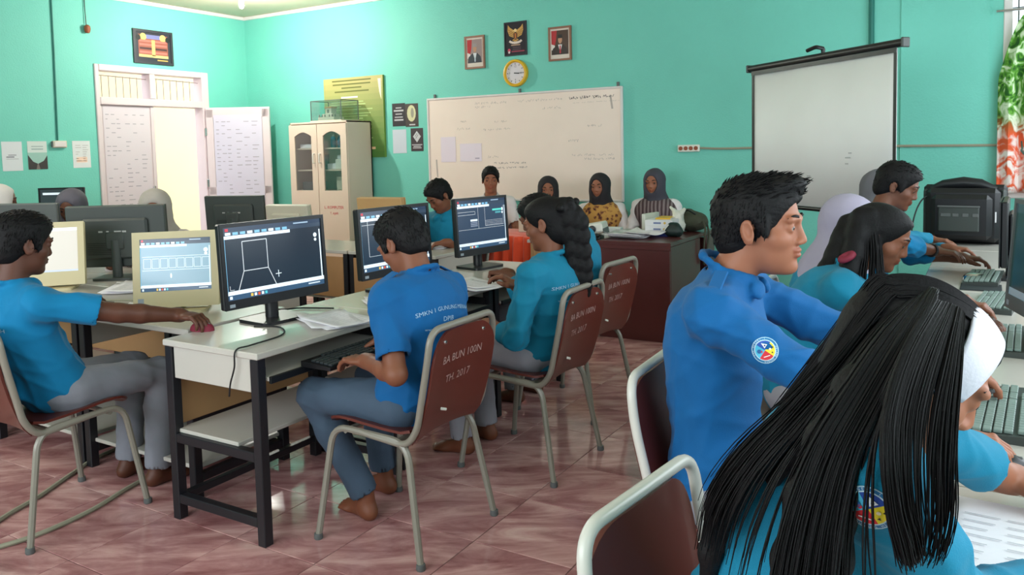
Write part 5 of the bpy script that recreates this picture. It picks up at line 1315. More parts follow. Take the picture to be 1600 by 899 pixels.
    S.ell(sp(.62), v3((.122, .162 if not female else .150, .17)) * G_, Rt, .07); S.ell(sp(.80) , v3((.105, .155 if not female else .14, .10)) * G_, Rt, .07)
    if female:
        for y in (-1, 1): S.ell(sp(.60) + fw_ * .075 + lt * y * .06, (.05, .055, .055), Rt, .05)
    S.cone(sh[0] + lt * .01, sh[1] - lt * .01, .056, .056, .05)
    for y in (0, 1): S.cone(N - up * .015, sh[y], .058, .050, .04)
    cen = []
    for i in (0, 1):
        d = unit(el[i] - sh[i])
        if sleeve == 'short':
            e_ = sh[i] + (el[i] - sh[i]) * sleeve_t * 1.25; S.cone(sh[i], e_ + d * .05, .060, .062, .035, 0, 'u', [(e_, d)])
            S.cone(e_ - d * .012, e_ + d * .06, .050, .052, .004, 0, 's'); cen += [(sh[i] + d * .05, .10)]
        elif sleeve == 'elbow':
            S.cone(sh[i], el[i], .062, .056, .035); d2 = unit(wr[i] - el[i]); e_ = el[i] + d2 * .07; S.cone(el[i], e_ + d2 * .05, .056, .054, .02, 0, 'u', [(e_, d2)]); S.cone(e_ - d2 * .012, e_ + d2 * .06, .043, .046, .004, 0, 's')
            S.cone(e_ - d2 * .028, e_ - d2 * .004, .0565, .0565, .004); cen += [(el[i], .10), (sh[i] + d * .05, .1)]
        else:
            S.cone(sh[i], el[i], .060, .052, .035); d2 = unit(wr[i] - el[i]); e_ = wr[i] - d2 * cuffback; S.cone(el[i], e_ + d2 * .05, .052, .044 if cuffback < .05 else .050, .02, 0, 'u', [(e_, d2)]); S.cone(e_ - d2 * .012, e_ + d2 * .06, .033, .036, .004, 0, 's')
            cen += [(el[i], .11), (sh[i] + d * .05, .1)]
    if collar:
        for q in range(14):
            a, b = 2 * math.pi * q / 14, 2 * math.pi * (q + 1) / 14
            ca = lambda t: N + fw_ * (.066 * math.cos(t) + .004) + lt * .064 * math.sin(t) + up * (.030 - .030 * math.cos(t))
            if abs(math.sin(a)) > .18 or math.cos(a) < 0: S.cone(ca(a), ca(b), .0105, .0105, .012)
        for y in (-1, 1): S.ell(N + fw_ * .085 + lt * y * .04 - up * .02, (.012, .030, .026), Rt @ np.array(Euler((R(-y * 25), R(-20), R(y * 22)), 'XYZ').to_matrix()), .008)
    S.cone(N + up * .0, N + up * .12 + fw_ * .012, .054, .062, .006, 0, 's')
    VS, QS, _ = S.mesh(res[1], folds(len(label) * 7 + int(pos[0] * 91) % 50, .0125, 11., cen + [(sp(.25), .16), (sp(.05), .13)]))
    so = mesh_obj('shirt', VS, QS, shirt, root)
    tree = None
    if patch is not None or backtext: tree = bvh_of(VS, QS)
    if patch is not None:
        i, tt, outv, rad = patch; outv = unit(outv); c0 = sh[i] + (el[i] - sh[i]) * tt; U = unit((el[i] - sh[i])); U = unit(U - outv * (U @ outv)); Vv = -U; Uu = np.cross(Vv, outv)
        pm = MB(); fr = (tuple(c0), tuple(Uu), tuple(Vv), tuple(outv))
        def ring(r0, r1, col, a0=0, a1=360, off=(0, 0)):
            n_ = max(4, int((a1 - a0) / 15))
            for q in range(n_):
                A, B2 = R(a0 + (a1 - a0) * q / n_), R(a0 + (a1 - a0) * (q + 1) / n_)
                if r0 == 0: pm.poly([(off[0], off[1]), (r1 * math.cos(A) + off[0], r1 * math.sin(A) + off[1]), (r1 * math.cos(B2) + off[0], r1 * math.sin(B2) + off[1])], fr, 0, col)
                else: pm.poly([(r0 * math.cos(A), r0 * math.sin(A)), (r1 * math.cos(A), r1 * math.sin(A)), (r1 * math.cos(B2), r1 * math.sin(B2)), (r0 * math.cos(B2), r0 * math.sin(B2))], fr, 0, col)
        layers = []
        ring(0, rad * .74, C_(70, 180, 214), 90, 180); ring(0, rad * .74, C_(24, 72, 160), 0, 90); ring(0, rad * .74, C_(206, 30, 44), 180, 270); ring(0, rad * .74, C_(228, 208, 40), 270, 360)
        ring(rad * .74, rad * .80, C_(190, 220, 230)); ring(rad * .80, rad * .95, C_(30, 110, 160)); ring(rad * .95, rad, C_(170, 206, 220))
        o_ = decal('school_crest', pm, tree, 'print', root, -outv, .0018); o_['label'] = 'round school crest with blue, red and yellow quarters'
        pm2 = MB(); 
        pm2.poly([(.12 * rad, .1 * rad), (.48 * rad, .1 * rad), (.30 * rad, .52 * rad)], fr, 0, C_(236, 240, 244)); pm2.disc(.30 * rad, .2 * rad, .07 * rad, fr, 0, C_(30, 60, 130), 8)
        pm2.disc(-.32 * rad, .3 * rad, .16 * rad, fr, 0, C_(24, 90, 150), 12); pm2.disc(-.24 * rad, .16 * rad, .09 * rad, fr, 0, C_(200, 40, 60), 10); pm2.line((-.5 * rad, -.2 * rad), (-.1 * rad, -.5 * rad), .06 * rad, fr, 0, C_(236, 226, 226))
        pm2.disc(.3 * rad, -.26 * rad, .09 * rad, fr, 0, C_(240, 230, 190), 10); pm2.poly([(.1 * rad, -.5 * rad), (.24 * rad, -.46 * rad), (.2 * rad, -.6 * rad)], fr, 0, C_(40, 36, 30)); pm2.poly([(.44 * rad, -.3 * rad), (.58 * rad, -.24 * rad), (.54 * rad, -.4 * rad)], fr, 0, C_(40, 36, 30))
        for txt, a0 in (('SMK NEGERI 1', 150), ('GUNUNG MERIAH', 212)):
            for q, chh in enumerate(txt):
                if chh == ' ': continue
                upper = txt.startswith('SMK'); a = R(a0 - q * 10.5) if upper else R(a0 + q * 9.3)
                vs_, fs_ = text_geo(chh, rad * .15); rot_ = a - math.pi / 2 if upper else a + math.pi / 2
                pts_ = [(rad * .875 * math.cos(a) + x * math.cos(rot_) - y * math.sin(rot_), rad * .875 * math.sin(a) + x * math.sin(rot_) + y * math.cos(rot_)) for x, y in vs_]
                o3 = [Vector(x) for x in fr]; pm2.add([o3[0] + o3[1] * x + o3[2] * y for x, y in pts_], fs_, 0, C_(214, 232, 240))
        decal('crest_emblem', pm2, tree, 'print', root, -outv, .0030)
    if backtext:
        tm = MB(); o3 = sp(.72); Ub = -lt; fr = (tuple(o3 - fw_ * .2), tuple(Ub), tuple(up), tuple(-fw_))
        W_ = C_(150, 184, 212)
        add_text(tm, 'SMKN 1 GUNUNG MERIAH', .0205, -.01, .045, fr, 0, W_, 1.0, lambda a, b: (a, b - 1.5 * a * a)); add_text(tm, 'DPIB', .024, -.01, .006, fr, 0, W_); add_text(tm, 'www.smkn1gunungmeriah.sch.id', .0145, -.01, -.026, fr, 0, W_)
        decal('back_print', tm, tree, 'print', root, fw_, .002)['label'] = 'white school lettering across the back of the shirt'
    # ---- legs
    if fulllegs:
        Lg = Solid(); hipz = seat + .07
        kn, an = [], []
        for i, y in ((0, -1), (1, 1)):
            hp = v3((.02, y * .085, hipz)); k_ = v3((knees, y * leg_spread, seat + .055)); f_ = v3((foot_fwd, y * leg_spread * 1.05, .075))
            if feet: k_, f_ = loc(feet[i][0]), loc(feet[i][1])
            Lg.cone(hp, k_, .088 * G_, .062, .04); Lg.cone(k_, k_ + (f_ - k_) * .35, .062, .060, .03)
            d = unit(f_ - k_); Lg.cone(k_ + (f_ - k_) * .35, f_ + d * .05, .060, .056, .03, 0, 'u', [(f_, d)]); Lg.cone(f_ - d * .01, f_ + d * .08, .046, .048, .003, 0, 's'); kn.append(k_); an.append(f_)
        Lg.ell((0, 0, hipz), (.125, .165, .085), None, .05)
        VL, QL, _ = Lg.mesh(max(res[1] * 1.25, .008), folds(3 + len(label), .009, 13., [(kn[0], .09), (kn[1], .09)]))
        mesh_obj('trousers' if not female else 'long_skirt_trousers', VL, QL, legs, root)
        for i in (0, 1):
            F = Solid(); a = an[i]; fd = v3((1, .12 * (-1 if i == 0 else 1), 0)) if not feet else unit(v3((an[i][0] - kn[i][0] + .55, (an[i][1] - kn[i][1]), 0)))
            lt2 = np.cross((0, 0, 1), fd); g0 = v3((a[0], a[1], 0))
            F.cone(a + v3((0, 0, .04)), g0 - fd * .015 + v3((0, 0, .045)), .034, .033, .02); F.ball(g0 - fd * .035 + v3((0, 0, .030)), .029, .02); F.cone(g0 + v3((0, 0, .045)), g0 + fd * .10 + v3((0, 0, .024)), .034, .023, .02); F.cone(g0 - fd * .02 + v3((0, 0, .022)), g0 + fd * .12 + v3((0, 0, .016)), .021, .016, .02)
            F.ell(g0 + fd * .10 + v3((0, 0, .018)), (.045, .042, .017), np.stack([fd, lt2, v3((0, 0, 1))], 1), .015)
            for q, (yy, ll, rr) in enumerate(((.030, .165, .0125), (.012, .166, .0095), (-.004, .158, .009), (-.019, .148, .0085), (-.032, .136, .008))):
                yy *= (1 if i == 0 else -1); F.cone(g0 + fd * .12 + lt2 * yy + v3((0, 0, .016)), g0 + fd * ll + lt2 * yy + v3((0, 0, .011)), rr, rr * .9, .004)
            VF, QF, KF = F.mesh(.0055 if feet else .010); mesh_obj('foot', VF, QF, 'skin', root, np.tile(base * np.array([.95, .85, .8]), (len(VF), 1)))
    info = dict(root=root, H=H, Rh=Rh, hs=hs_, N=N, up=up, fw=fw_, lt=lt, sp=sp, sh=sh, el=el, wr=wr, loc=loc, yaw=yaw, Rt=Rt, bvh=tree)
    PEOPLE[key] = info
    # ---- hair or veil
    hp = lambda x, y, z: H + Rh @ (v3((x, y, z)) * hs_)
    if veil:
        A = Solid(); A.ell(hp(-.016, 0, .022), v3((.115, .101, .110)) * hs_, Rh, .02); A.ell(hp(.015, 0, -.05), v3((.090, .094, .10)) * hs_, Rh, .03)
        A.cone(hp(-.02, 0, -.07), N - up * .05 - fw_ * .0, .088, .135, .05)
        vl = veil_long
        A.ell(N - up * .085 + fw_ * .02, v3((.135, .200, .13 * vl)), Rt, .07); A.ell(N - up * .17 * vl + fw_ * .065, v3((.085, .135, .14 * vl)), Rt, .06); A.ell(N - up * .15 * vl - fw_ * .05, v3((.085, .15, .12 * vl)), Rt, .06)
        A.ell(hp(.125, 0, -.010), v3((.088, .064, .088)) * hs_, Rh, .012, 0, 's')
        VA, QA, _ = A.mesh(res[1], folds(len(label) * 3 + 1, .007, 13., [], (N[0], N[1], .003, 9, H[2] - .06)))
        mesh_obj('headscarf', VA, QA, veil, root)
        rim = Solid(); pts = [hp(.060 + .012 * math.cos(t), .066 * math.sin(t), -.010 + .090 * math.cos(t)) for t in np.linspace(0, 2 * math.pi, 19)]
        rim.chain(pts, .007, .004); VR, QR, _ = rim.mesh(.007); mesh_obj('scarf_hem', VR, QR, veil, root)
    elif hair == 'short' or hair == 'quiff':
        A = Solid(); A.ell(hp(-.018, 0, .036), v3((.103, .084, .093)) * hs_, Rh, .01); A.ell(hp(.02, 0, .062), v3((.082, .068, .062)) * hs_, Rh, .02)
        A.ell(hp(-.055, 0, -.02), v3((.060, .066, .070)) * hs_, Rh, .02)
        if hair == 'quiff':
            A.ell(hp(.058, 0, .100), v3((.054, .056, .026)) * hs_, Rh @ np.array(Euler((0, R(-6), 0), 'XYZ').to_matrix()), .02)
        for y in (-1, 1): A.ell(hp(.030, y * .070, .004), v3((.012, .010, .034)) * hs_, Rh, .008)
        A.ell(hp(.114, 0, -.026), v3((.072, .10, .092)) * hs_, Rh, .010, 0, 's'); A.ell(hp(.045, 0, -.085), v3((.075, .12, .075)) * hs_, Rh, .015, 0, 's')
        for y in (-1, 1): A.ell(hp(-.008, y * .085, -.012), v3((.024, .022, .036)) * hs_, Rh, .006, 0, 's')
        A.ell(hp(-.03, 0, -.125), v3((.10, .10, .055)) * hs_, Rh, .01, 0, 's')
        VA, QA, _ = A.mesh(min(res[0], .0065), folds(9, .0025, 60.))
        ex = MB(); rr = random.Random(5 + len(label)); tr = bvh_of(VA, QA); nh = 1100 if res[0] < .0045 else 260
        for _ in range(nh):
            th = rr.uniform(-3.14, 3.14); ph = rr.uniform(-.35, 1.45); dv = Rh @ v3((math.cos(th) * math.cos(ph), math.sin(th) * math.cos(ph), math.sin(ph)))
            h = tr.ray_cast(Vector(H) + Vector(dv) * .4, -Vector(dv), .45)
            if h[0] is None: continue
            p = np.array(h[0]); l = Rh.T @ (p - H); nn = np.array(h[1]) 
            top = l[2] > .075
            if not top and l[0] > .035: continue
            flow = Rh @ (v3((.9, rr.gauss(0, .3), .2)) if top else v3((-.15, rr.gauss(0, .15), -1.)))
            flow = flow - nn * (flow @ nn); dd = unit(unit(flow) + nn * ((.40 if hair == 'quiff' and l[0] > -.02 else .26) if top else .12) * rr.uniform(.5, 1.3)); Lh = rr.uniform(.010, .022) * ((1.25 if hair == 'quiff' and l[0] > .0 else 1.) if top else .8)
            ex.tube([p - dd * .003 - nn * .002, p + dd * Lh * .6, p + dd * Lh], [.0026, .0018, .0004], 3)
        mesh_obj('hair', VA, QA, 'hair', root, None, ex)
    if hairfn: hairfn(info, hp)
    return info

# ---- hair of the girls
def cap(info, hp, res, inset=(.116, 0, -.028), r_in=(.070, .100, .104)):
    A = Solid(); Rh, s = info['Rh'], info['hs']
    A.ell(hp(-.016, 0, .033), v3((.100, .0805, .0885)) * s, Rh, .01); A.ell(hp(.02, 0, .056), v3((.076, .064, .056)) * s, Rh, .02); A.ell(hp(-.05, 0, -.03), v3((.062, .068, .080)) * s, Rh, .02)
    A.ell(hp(*inset), v3(r_in) * s, Rh, .012, 0, 's'); A.ell(hp(.05, 0, -.095), v3((.085, .12, .085)) * s, Rh, .012, 0, 's')
    for y in (-1, 1): A.ell(hp(-.006, y * .088, -.010), v3((.026, .024, .038)) * s, Rh, .006, 0, 's')
    return A
def hair_braids(info, hp):
    A = cap(info, hp, .005); A.ell(hp(-.098, .0, .052), (.045, .055, .05), None, .015)
    root = info['root']; ex = MB(); H = info['H']; rr = random.Random(3)
    base = hp(-.115, 0, .045)
    for b, y in enumerate((-.028, 0, .028)):
        pts = bez([base + v3((y * .5, y * .4, 0)), base + v3((-.035 + y * .9, y * .6, -.05)), base + v3((-.045 + y, y * .6, -.15)), base + v3((-.055 + y, y * .6, -.25)), base + v3((-.06 + y * .8, y * .5, -.33)), base + v3((-.055 + y * .6, y * .4, -.385))], 11)
        for q in range(0, len(pts) - 1):
            t = q / len(pts); ph = q * .9 + b; o = v3((math.sin(ph) * .006, math.cos(ph) * .006, 0)); A.ball(np.array(pts[q]) + o, (.027 - .008 * t) * (1 + .06 * math.sin(q * 1.8 + b)), .010)
    for q in range(16): A.ball(base + v3((.02 - .05 * rr.random(), rr.gauss(0, .03), .04 - .07 * rr.random())), .018, .006)
    VA, QA, _ = A.mesh(.005, folds(4, .002, 70.)); mesh_obj('hair', VA, QA, 'hair', root, None)
    sm = Solid(); c = base + v3((-.012, 0, -.03)); sm.chain([c + v3((.0, .035 * math.cos(t), .03 * math.sin(t))) for t in np.linspace(0, 6.28, 13)], .008, .004); VR, QR, _ = sm.mesh(.004); mesh_obj('hair_tie', VR, QR, 'black_plastic', root)
def hair_long(info, hp):
    A = cap(info, hp, .005); loc = info['loc']; root = info['root']
    G1 = [(-.455, 3.20, 1.12), (-.487, 3.15, 1.006), (-.535, 3.09, .893), (-.565, 3.06, .779), (-.575, 3.04, .675)]
    G2 = [(-.41, 3.13, 1.150), (-.425, 3.085, 1.02), (-.45, 3.04, .907), (-.475, 3.01, .817), (-.485, 3.0, .704)]
    G4 = [(-.43, 3.26, 1.13), (-.47, 3.25, 1.0), (-.51, 3.22, .9), (-.53, 3.2, .8), (-.54, 3.19, .70)]
    G3 = [(-.365, 3.135, 1.16), (-.345, 3.11, 1.04), (-.338, 3.085, .97), (-.330, 3.07, .92), (-.327, 3.06, .88)]
    L1, L2, L3, L4 = [[loc(p) for p in g_] for g_ in (G1, G2, G3, G4)]
    A.chain(bez(L1, 2), [.036] * 3 + [.034] * 6, .03); A.chain([np.array(p) + v3((.01, .02, 0)) for p in bez(L2, 2)], [.034] * 4 + [.026] * 5, .03); A.chain(bez(L4, 2), .036, .03); A.chain([p + v3((0, .012, 0)) for p in L3[:3]], [.018, .014, .008], .02)
    ex = strands([L4, L1, L2], 420, 2, .0030, .014, k=4, lendev=.2); e2 = strands([L2, L3], 60, 3, .003, .008, lendev=.2); e3 = strands([L3, [p + v3((.012, .004, 0)) for p in L3]], 50, 4, .003, .006)
    for e in (e2, e3): ex.add(e.v, e.f)
    VA, QA, _ = A.mesh(.006, folds(5, .003, 40.)); mesh_obj('hair', VA, QA, 'hair', root, None, ex)
    t = Solid(); c = loc((-.437, 3.055, 1.012)); t.chain([c + v3((.020 * math.cos(a), .012 * math.sin(a), .012 * math.sin(a + 1))) for a in np.linspace(0, 6.28, 13)], .009, .008); VR, QR, _ = t.mesh(.004); mesh_obj('hair_tie', VR, QR, 'maroon', root, )['label'] = 'maroon cloth hair tie'
def hair_front(info, hp):
    A = cap(info, hp, .004); loc = info['loc']; root = info['root']; Rh = info['Rh']
    W = dict(G1=[(-0.084, 1.299, 1.200), (-0.134, 1.255, 1.177), (-0.186, 1.196, 1.119), (-0.239, 1.136, 1.057), (-0.292, 1.099, 0.998), (-0.337, 1.101, 0.923), (-0.356, 1.118, 0.845), (-0.366, 1.13, 0.778)],
        G2=[(-0.077, 1.257, 1.213), (-0.118, 1.172, 1.181), (-0.16, 1.107, 1.122), (-0.207, 1.061, 1.059), (-0.252, 1.041, 0.998), (-0.285, 1.039, 0.931), (-0.304, 1.045, 0.862), (-0.314, 1.047, 0.813)],
        A1=[(-0.071, 1.226, 1.219), (-0.107, 1.108, 1.182), (-0.142, 1.035, 1.122), (-0.171, 0.99, 1.064), (-0.191, 0.961, 1.0), (-0.205, 0.946, 0.924), (-0.211, 0.938, 0.864), (-0.211, 0.934, 0.818)],
        A2=[(-0.06, 1.187, 1.222), (-0.079, 1.078, 1.179), (-0.105, 1.022, 1.119), (-0.127, 0.981, 1.066), (-0.14, 0.968, 1.0), (-0.146, 0.959, 0.933), (-0.147, 0.953, 0.874), (-0.148, 0.949, 0.829)],
        B1=[(-0.059, 1.163, 1.214), (-0.087, 1.06, 1.162), (-0.101, 1.024, 1.103), (-0.103, 1.018, 1.043), (-0.097, 1.027, 0.977), (-0.088, 1.04, 0.934), (-0.082, 1.053, 0.905), (-0.078, 1.055, 0.889)],
        B2=[(-0.045, 1.183, 1.206), (-0.068, 1.084, 1.163), (-0.085, 1.045, 1.099), (-0.087, 1.038, 1.038), (-0.083, 1.047, 0.98), (-0.076, 1.06, 0.944), (-0.071, 1.073, 0.915), (-0.068, 1.084, 0.894)],
        C1=[(-0.034, 1.188, 1.202), (-0.044, 1.109, 1.151), (-0.054, 1.075, 1.095), (-0.058, 1.067, 1.034), (-0.058, 1.074, 0.975), (-0.059, 1.082, 0.939), (-0.063, 1.088, 0.902), (-0.066, 1.085, 0.886)],
        C2=[(-0.027, 1.204, 1.191), (-0.027, 1.129, 1.136), (-0.029, 1.1, 1.083), (-0.03, 1.095, 1.029), (-0.03, 1.102, 0.977), (-0.033, 1.11, 0.941), (-0.04, 1.102, 0.909), (-0.048, 1.096, 0.89)])
    E0 = v3((0, 0, 1.42))
    for k in ('B1', 'B2', 'C1', 'C2'): W[k] = [E0 + (v3(p) - E0) * (1 - .075 * min(1, i / 3)) for i, p in enumerate(W[k])]     # these locks hang before the shoulder
    Lw = {k: [loc(p) for p in g_] for k, g_ in W.items()}
    bk = [loc(p) for p in ((-.11, 1.31, 1.195), (-.17, 1.32, 1.13), (-.23, 1.30, 1.06), (-.28, 1.28, .98), (-.32, 1.26, .89), (-.34, 1.25, .81), (-.35, 1.25, .75), (-.35, 1.25, .71))]
    def sheet(g0, g1, n_, rr_, push, upto=8):
        for f_ in np.linspace(0, 1, n_):
            P_ = [np.array(a) * (1 - f_) + np.array(b) * f_ + v3(push) for a, b in zip(g0, g1)][1:upto]; A.chain(P_, [rr_ * (.55 if q == 0 else 1 - .45 * q / len(P_)) for q in range(len(P_))], .022)
    sheet(bk, Lw['G1'], 3, .022, (.012, .004, -.022)); sheet(Lw['G1'], Lw['G2'], 3, .018, (.014, .032, -.026), 5); sheet(Lw['G2'], Lw['A1'], 3, .018, (.010, .040, -.024), 4)
    sheet(Lw['A1'], Lw['A2'], 5, .018, (.002, .036, -.012)); sheet(Lw['A2'], Lw['B1'], 3, .014, (.004, .040, -.016), 3)
    ex = MB()
    for e in (strands([bk, Lw['G1'], Lw['G2']], 644, 31, .0019, .007, sides=3, lendev=.35, emax=.92), strands([Lw['G2'], Lw['A1']], 322, 32, .0019, .006, sides=3, lendev=.4, emax=.52), strands([Lw['G2'], Lw['A1']], 22, 39, .0016, .004, sides=3, lendev=.2), strands([Lw['A1'], Lw['A2']], 728, 33, .0020, .006, sides=3, lendev=.06),
              strands([Lw['A2'], Lw['B1']], 237, 37, .0018, .004, sides=3, lendev=.4, emax=.35), strands([Lw['A2'], Lw['B1']], 9, 40, .0018, .003), strands([Lw['B1'], Lw['B2']], 210, 34, .0018, .003, sides=3, lendev=.16), strands([Lw['B2'], Lw['C1']], 47, 35, .0014, .004, sides=3, lendev=.12), strands([Lw['C1'], Lw['C2']], 64, 36, .0014, .003, sides=3, lendev=.18)): ex.add(e.v, e.f)
    crown = []
    for y in (-.95, -.6, -.25, .1, .45, .8):
        P_ = []
        for t in np.linspace(64, 150, 7):
            d_ = v3((math.cos(R(t)), y * .9 * (1 - .25 * abs(math.cos(R(t)))), math.sin(R(t)))); d_ /= np.linalg.norm(d_); P_.append(hp(*(v3((-.012, 0, .034)) + d_ * v3((.104, .084, .0925)))))
        f_ = (y + .95) / 1.75
        for q in (2, 3, 4): P_.append(np.array(Lw['G2'][q]) * (1 - f_) + np.array(bk[q]) * f_ + v3((-.01, 0, .012)))
        crown.append(P_)
    e = strands(crown, 672, 41, .0018, .0025, sides=3, lendev=.35); ex.add(e.v, e.f)
    VA, QA, _ = A.mesh(.005, folds(15, .002, 60.)); mesh_obj('hair', VA, QA, 'hair', root, None, ex)
    # wide white headband from ear to ear over the crown
    hb = MB(); vs = []; nu, nv = 40, 8
    for j in range(nv + 1):
        for i in range(nu + 1):
            a = R(-112 + 224 * i / nu); wdt = .030 * (.45 + .55 * math.cos(a * .62)); x = .046 + (j / nv * 2 - 1) * wdt - .010 * (1 - math.cos(a)); 
            q = math.sqrt(max(.05, 1 - ((x - .005) / .105) ** 2))
            vs.append(tuple(hp(x, math.sin(a) * .0885 * q, .031 + math.cos(a) * .0905 * q)))
    fs = [(j * (nu + 1) + i, j * (nu + 1) + i + 1, (j + 1) * (nu + 1) + i + 1, (j + 1) * (nu + 1) + i) for j in range(nv) for i in range(nu)]
    o = hb.add(vs, fs).build('headband', 'headband', root, True, label='wide white headband'); s = o.modifiers.new('thick', 'SOLIDIFY'); s.thickness = .004; s.offset = 0

CLOSE, MID, FAR = (.0044, .0075), (.0062, .0095), (.0085, .012)
person('center_boy', 'boy in blue school shirt with back lettering, typing at the first black monitor', (-1.83, 2.32), 180, (-1.89, 2.35, 1.085), (-6, 30, 0), 'tan', 'shirt_blue', 'short', 'trouser_slate', 'short', girth=1.07,
    hands=((-2.06, 2.50, .665), (-1.93, 2.17, .672)), handcfg=({'curl': .35}, {'dir': (-1, .10, -.05), 'curl': .30}), poles=((-.2, -.7, -.7), (-.5, .35, -.8)), res=CLOSE, backtext=True, twist=-8,
    feet=(((-2.20, 2.50, .50), (-2.17, 2.52, .10)), ((-2.23, 2.20, .50), (-2.08, 2.30, .10))), neck=(-1.80, 2.33, .955))
def tabs(key):
    p = PEOPLE[key]
    for y, shd in ((-1, p['sh'][0]), (1, p['sh'][1])):
        a, b = p['N'] - p['up'] * .01 + p['lt'] * y * .075, shd + p['lt'] * y * .01; ax = unit(b - a); fx = p['fw']; n_ = unit(np.cross(ax, fx)); n_ = n_ if n_ @ p['up'] > 0 else -n_
        rt = Matrix(np.stack([ax, fx, n_], 1).tolist()); MB().box((a + b) / 2 + n_ * .058 + fx * .012, (.085, .034, .006), .0025, rt).build('shoulder_tab', 'shirt_blue', p['root'])
tabs('center_boy')
person('ponytail_girl', 'girl in teal shirt with thick braided ponytail, seated second in the middle row', (-1.76, 3.14), 180, (-1.715, 3.16, 1.09), (4, 12, 0), 'tan', 'shirt_teal', 'elbow', 'skirt_grey', None,
    hands=((-1.96, 3.30, .765), (-1.93, 2.98, .645)), handcfg=({'curl': .5}, {'dir': (-1, .2, -.1), 'curl': .4}), res=CLOSE, female=True, neck=(-1.68, 3.15, .925), hairfn=hair_braids, twist=-4, backtext=True)
person('far_row_boy', 'boy in teal shirt mostly hidden behind the ponytail girl, fist on the desk', (-1.93, 3.90), 178, (-2.09, 3.76, 1.06), (4, 22, 0), 'brown', 'shirt_teal', 'elbow', 'trouser_grey', 'short',
    hands=((-2.22, 4.02, .76), (-2.19, 3.58, .775)), handcfg=({'curl': .4}, {'dir': (-.9, .1, 0), 'curl': 1.1, 'fist': True}), res=MID, neck=(-1.93, 3.80, .945), poles=((-.2, -.7, -.6), (-.2, .8, -.5)))
person('left_boy', 'boy in bright blue shirt at the left edge, arm stretched to the nearest desk', (-3.21, 1.76), 90, (-3.195, 1.66, 1.105), (-4, 8, 0), 'dark', 'shirt_sky', 'short', 'trouser_grey', 'short',
    hands=((-2.82, 2.10, .775), (-3.55, 2.14, .77)), handcfg=({'dir': (.75, .15, -.05), 'curl': .45}, {'dir': (-.4, .8, -.05), 'curl': .4}), res=CLOSE, neck=(-3.20, 1.60, .945), poles=((-.2, -.8, -.25), (-.3, .7, -.4)), sleeve_t=.60, backtext=True)
person('quiff_boy', 'young man in blue shirt with upright quiff, in profile at the window side', (-.60, 2.08), 3, (-.505, 2.075, 1.212), (-3, -1, 0), 'fair', 'shirt_blue', 'elbow', 'trouser_grey', 'quiff',
    hands=((-.06, 1.945, .775), (-.035, 2.42, .785)), handcfg=({'dir': (1, .1, -.08), 'curl': .45}, {'dir': (1, .05, -.1), 'curl': .4}), res=(.0036, .0065), neck=(-.585, 2.06, 1.078), patch=(0, .50, (.12, -1, .18), .030), headscale=1.04, poles=((-.3, -.45, -.9), (-.3, .5, -.9)), sh_w=.18, girth=1.05, scale=1.07)
tabs('quiff_boy')
person('headband_girl', 'girl in teal shirt with long loose hair and wide white headband, nearest the viewer', (-.37, 1.24), 10, (-.094, 1.245, 1.100), (8, 29, 0), 'fair', 'shirt_teal', 'long', 'skirt_grey', None,
    hands=((.10, 1.37, .765), (.045, 1.745, .775)), handcfg=({'curl': .4}, {'dir': (1, .1, 0), 'curl': .5}), res=(.0038, .0060), female=True, neck=(-.145, 1.210, 1.045), spine_back=.012, girth=.93, collar=False, hairfn=hair_front, shdrop=.018, patch=(0, .10, (-.28, -1, .12), .029), cuffback=.075, sh_w=.174, poles=((-.35, -.5, -.75), (-.3, .5, -.8)), twist=4)
person('hair_tie_girl', 'girl in teal shirt with long hair and maroon tie, third at the window side', (-.60, 3.02), 8, (-.345, 3.20, 1.075), (-6, 22, 0), 'tan', 'shirt_teal', 'elbow', 'skirt_grey', None,
    hands=((-.06, 3.30, .775), (-.10, 3.56, .78)), handcfg=({'dir': (1, -.1, -.05), 'curl': .4}, {'dir': (1, -.1, -.05), 'curl': .5}), res=MID, female=True, neck=(-.46, 3.14, .925), hairfn=hair_long)
person('lilac_veil_girl', 'girl in lilac veil bent forward behind the girl with the hair tie', (-.62, 3.56), 10, (-.505, 3.63, 1.065), (-4, 18, 0), 'tan', 'shirt_teal', 'elbow', 'skirt_grey', None, 'veil_lilac',
    hands=((-.14, 3.95, .78), (-.16, 3.72, .78)), handcfg=({'dir': (1, -.1, -.05)}, {'dir': (1, 0, -.05)}), res=MID, female=True, neck=(-.575, 3.60, .90), veil_long=1.5, headscale=1.06)
person('watch_boy', 'boy with short curly top and dark wristwatch, near the end of the window side', (-.58, 4.50), 6, (-.415, 4.60, 1.19), (-6, 20, 0), 'brown', 'shirt_sky', 'elbow', 'trouser_grey', 'short',
    hands=((-.19, 4.88, .80), (-.13, 4.90, .79)), handcfg=({'dir': (1, -.1, -.08), 'curl': .3}, {'dir': (1, 0, -.05)}), res=MID, neck=(-.51, 4.56, 1.03))
person('smoke_veil_girl', 'girl in smoke grey veil and teal sleeve, last at the window side', (-.62, 5.16), 6, (-.565, 5.30, 1.125), (-4, 14, 0), 'tan', 'shirt_teal', 'long', 'skirt_grey', None, 'veil_smoke',
    hands=((-.27, 5.55, .80), (-.2, 5.3, .79)), handcfg=({'dir': (1, -.1, -.05), 'curl': .25}, {'dir': (1, 0, -.05)}), res=MID, female=True, neck=(-.60, 5.26, .955))
w_ = PEOPLE['watch_boy']; W = MB(); c, d = w_['wr'][0], unit(w_['wr'][0] - w_['el'][0]); u_ = unit(np.cross(d, (0, 0, 1))); v_ = np.cross(u_, d)
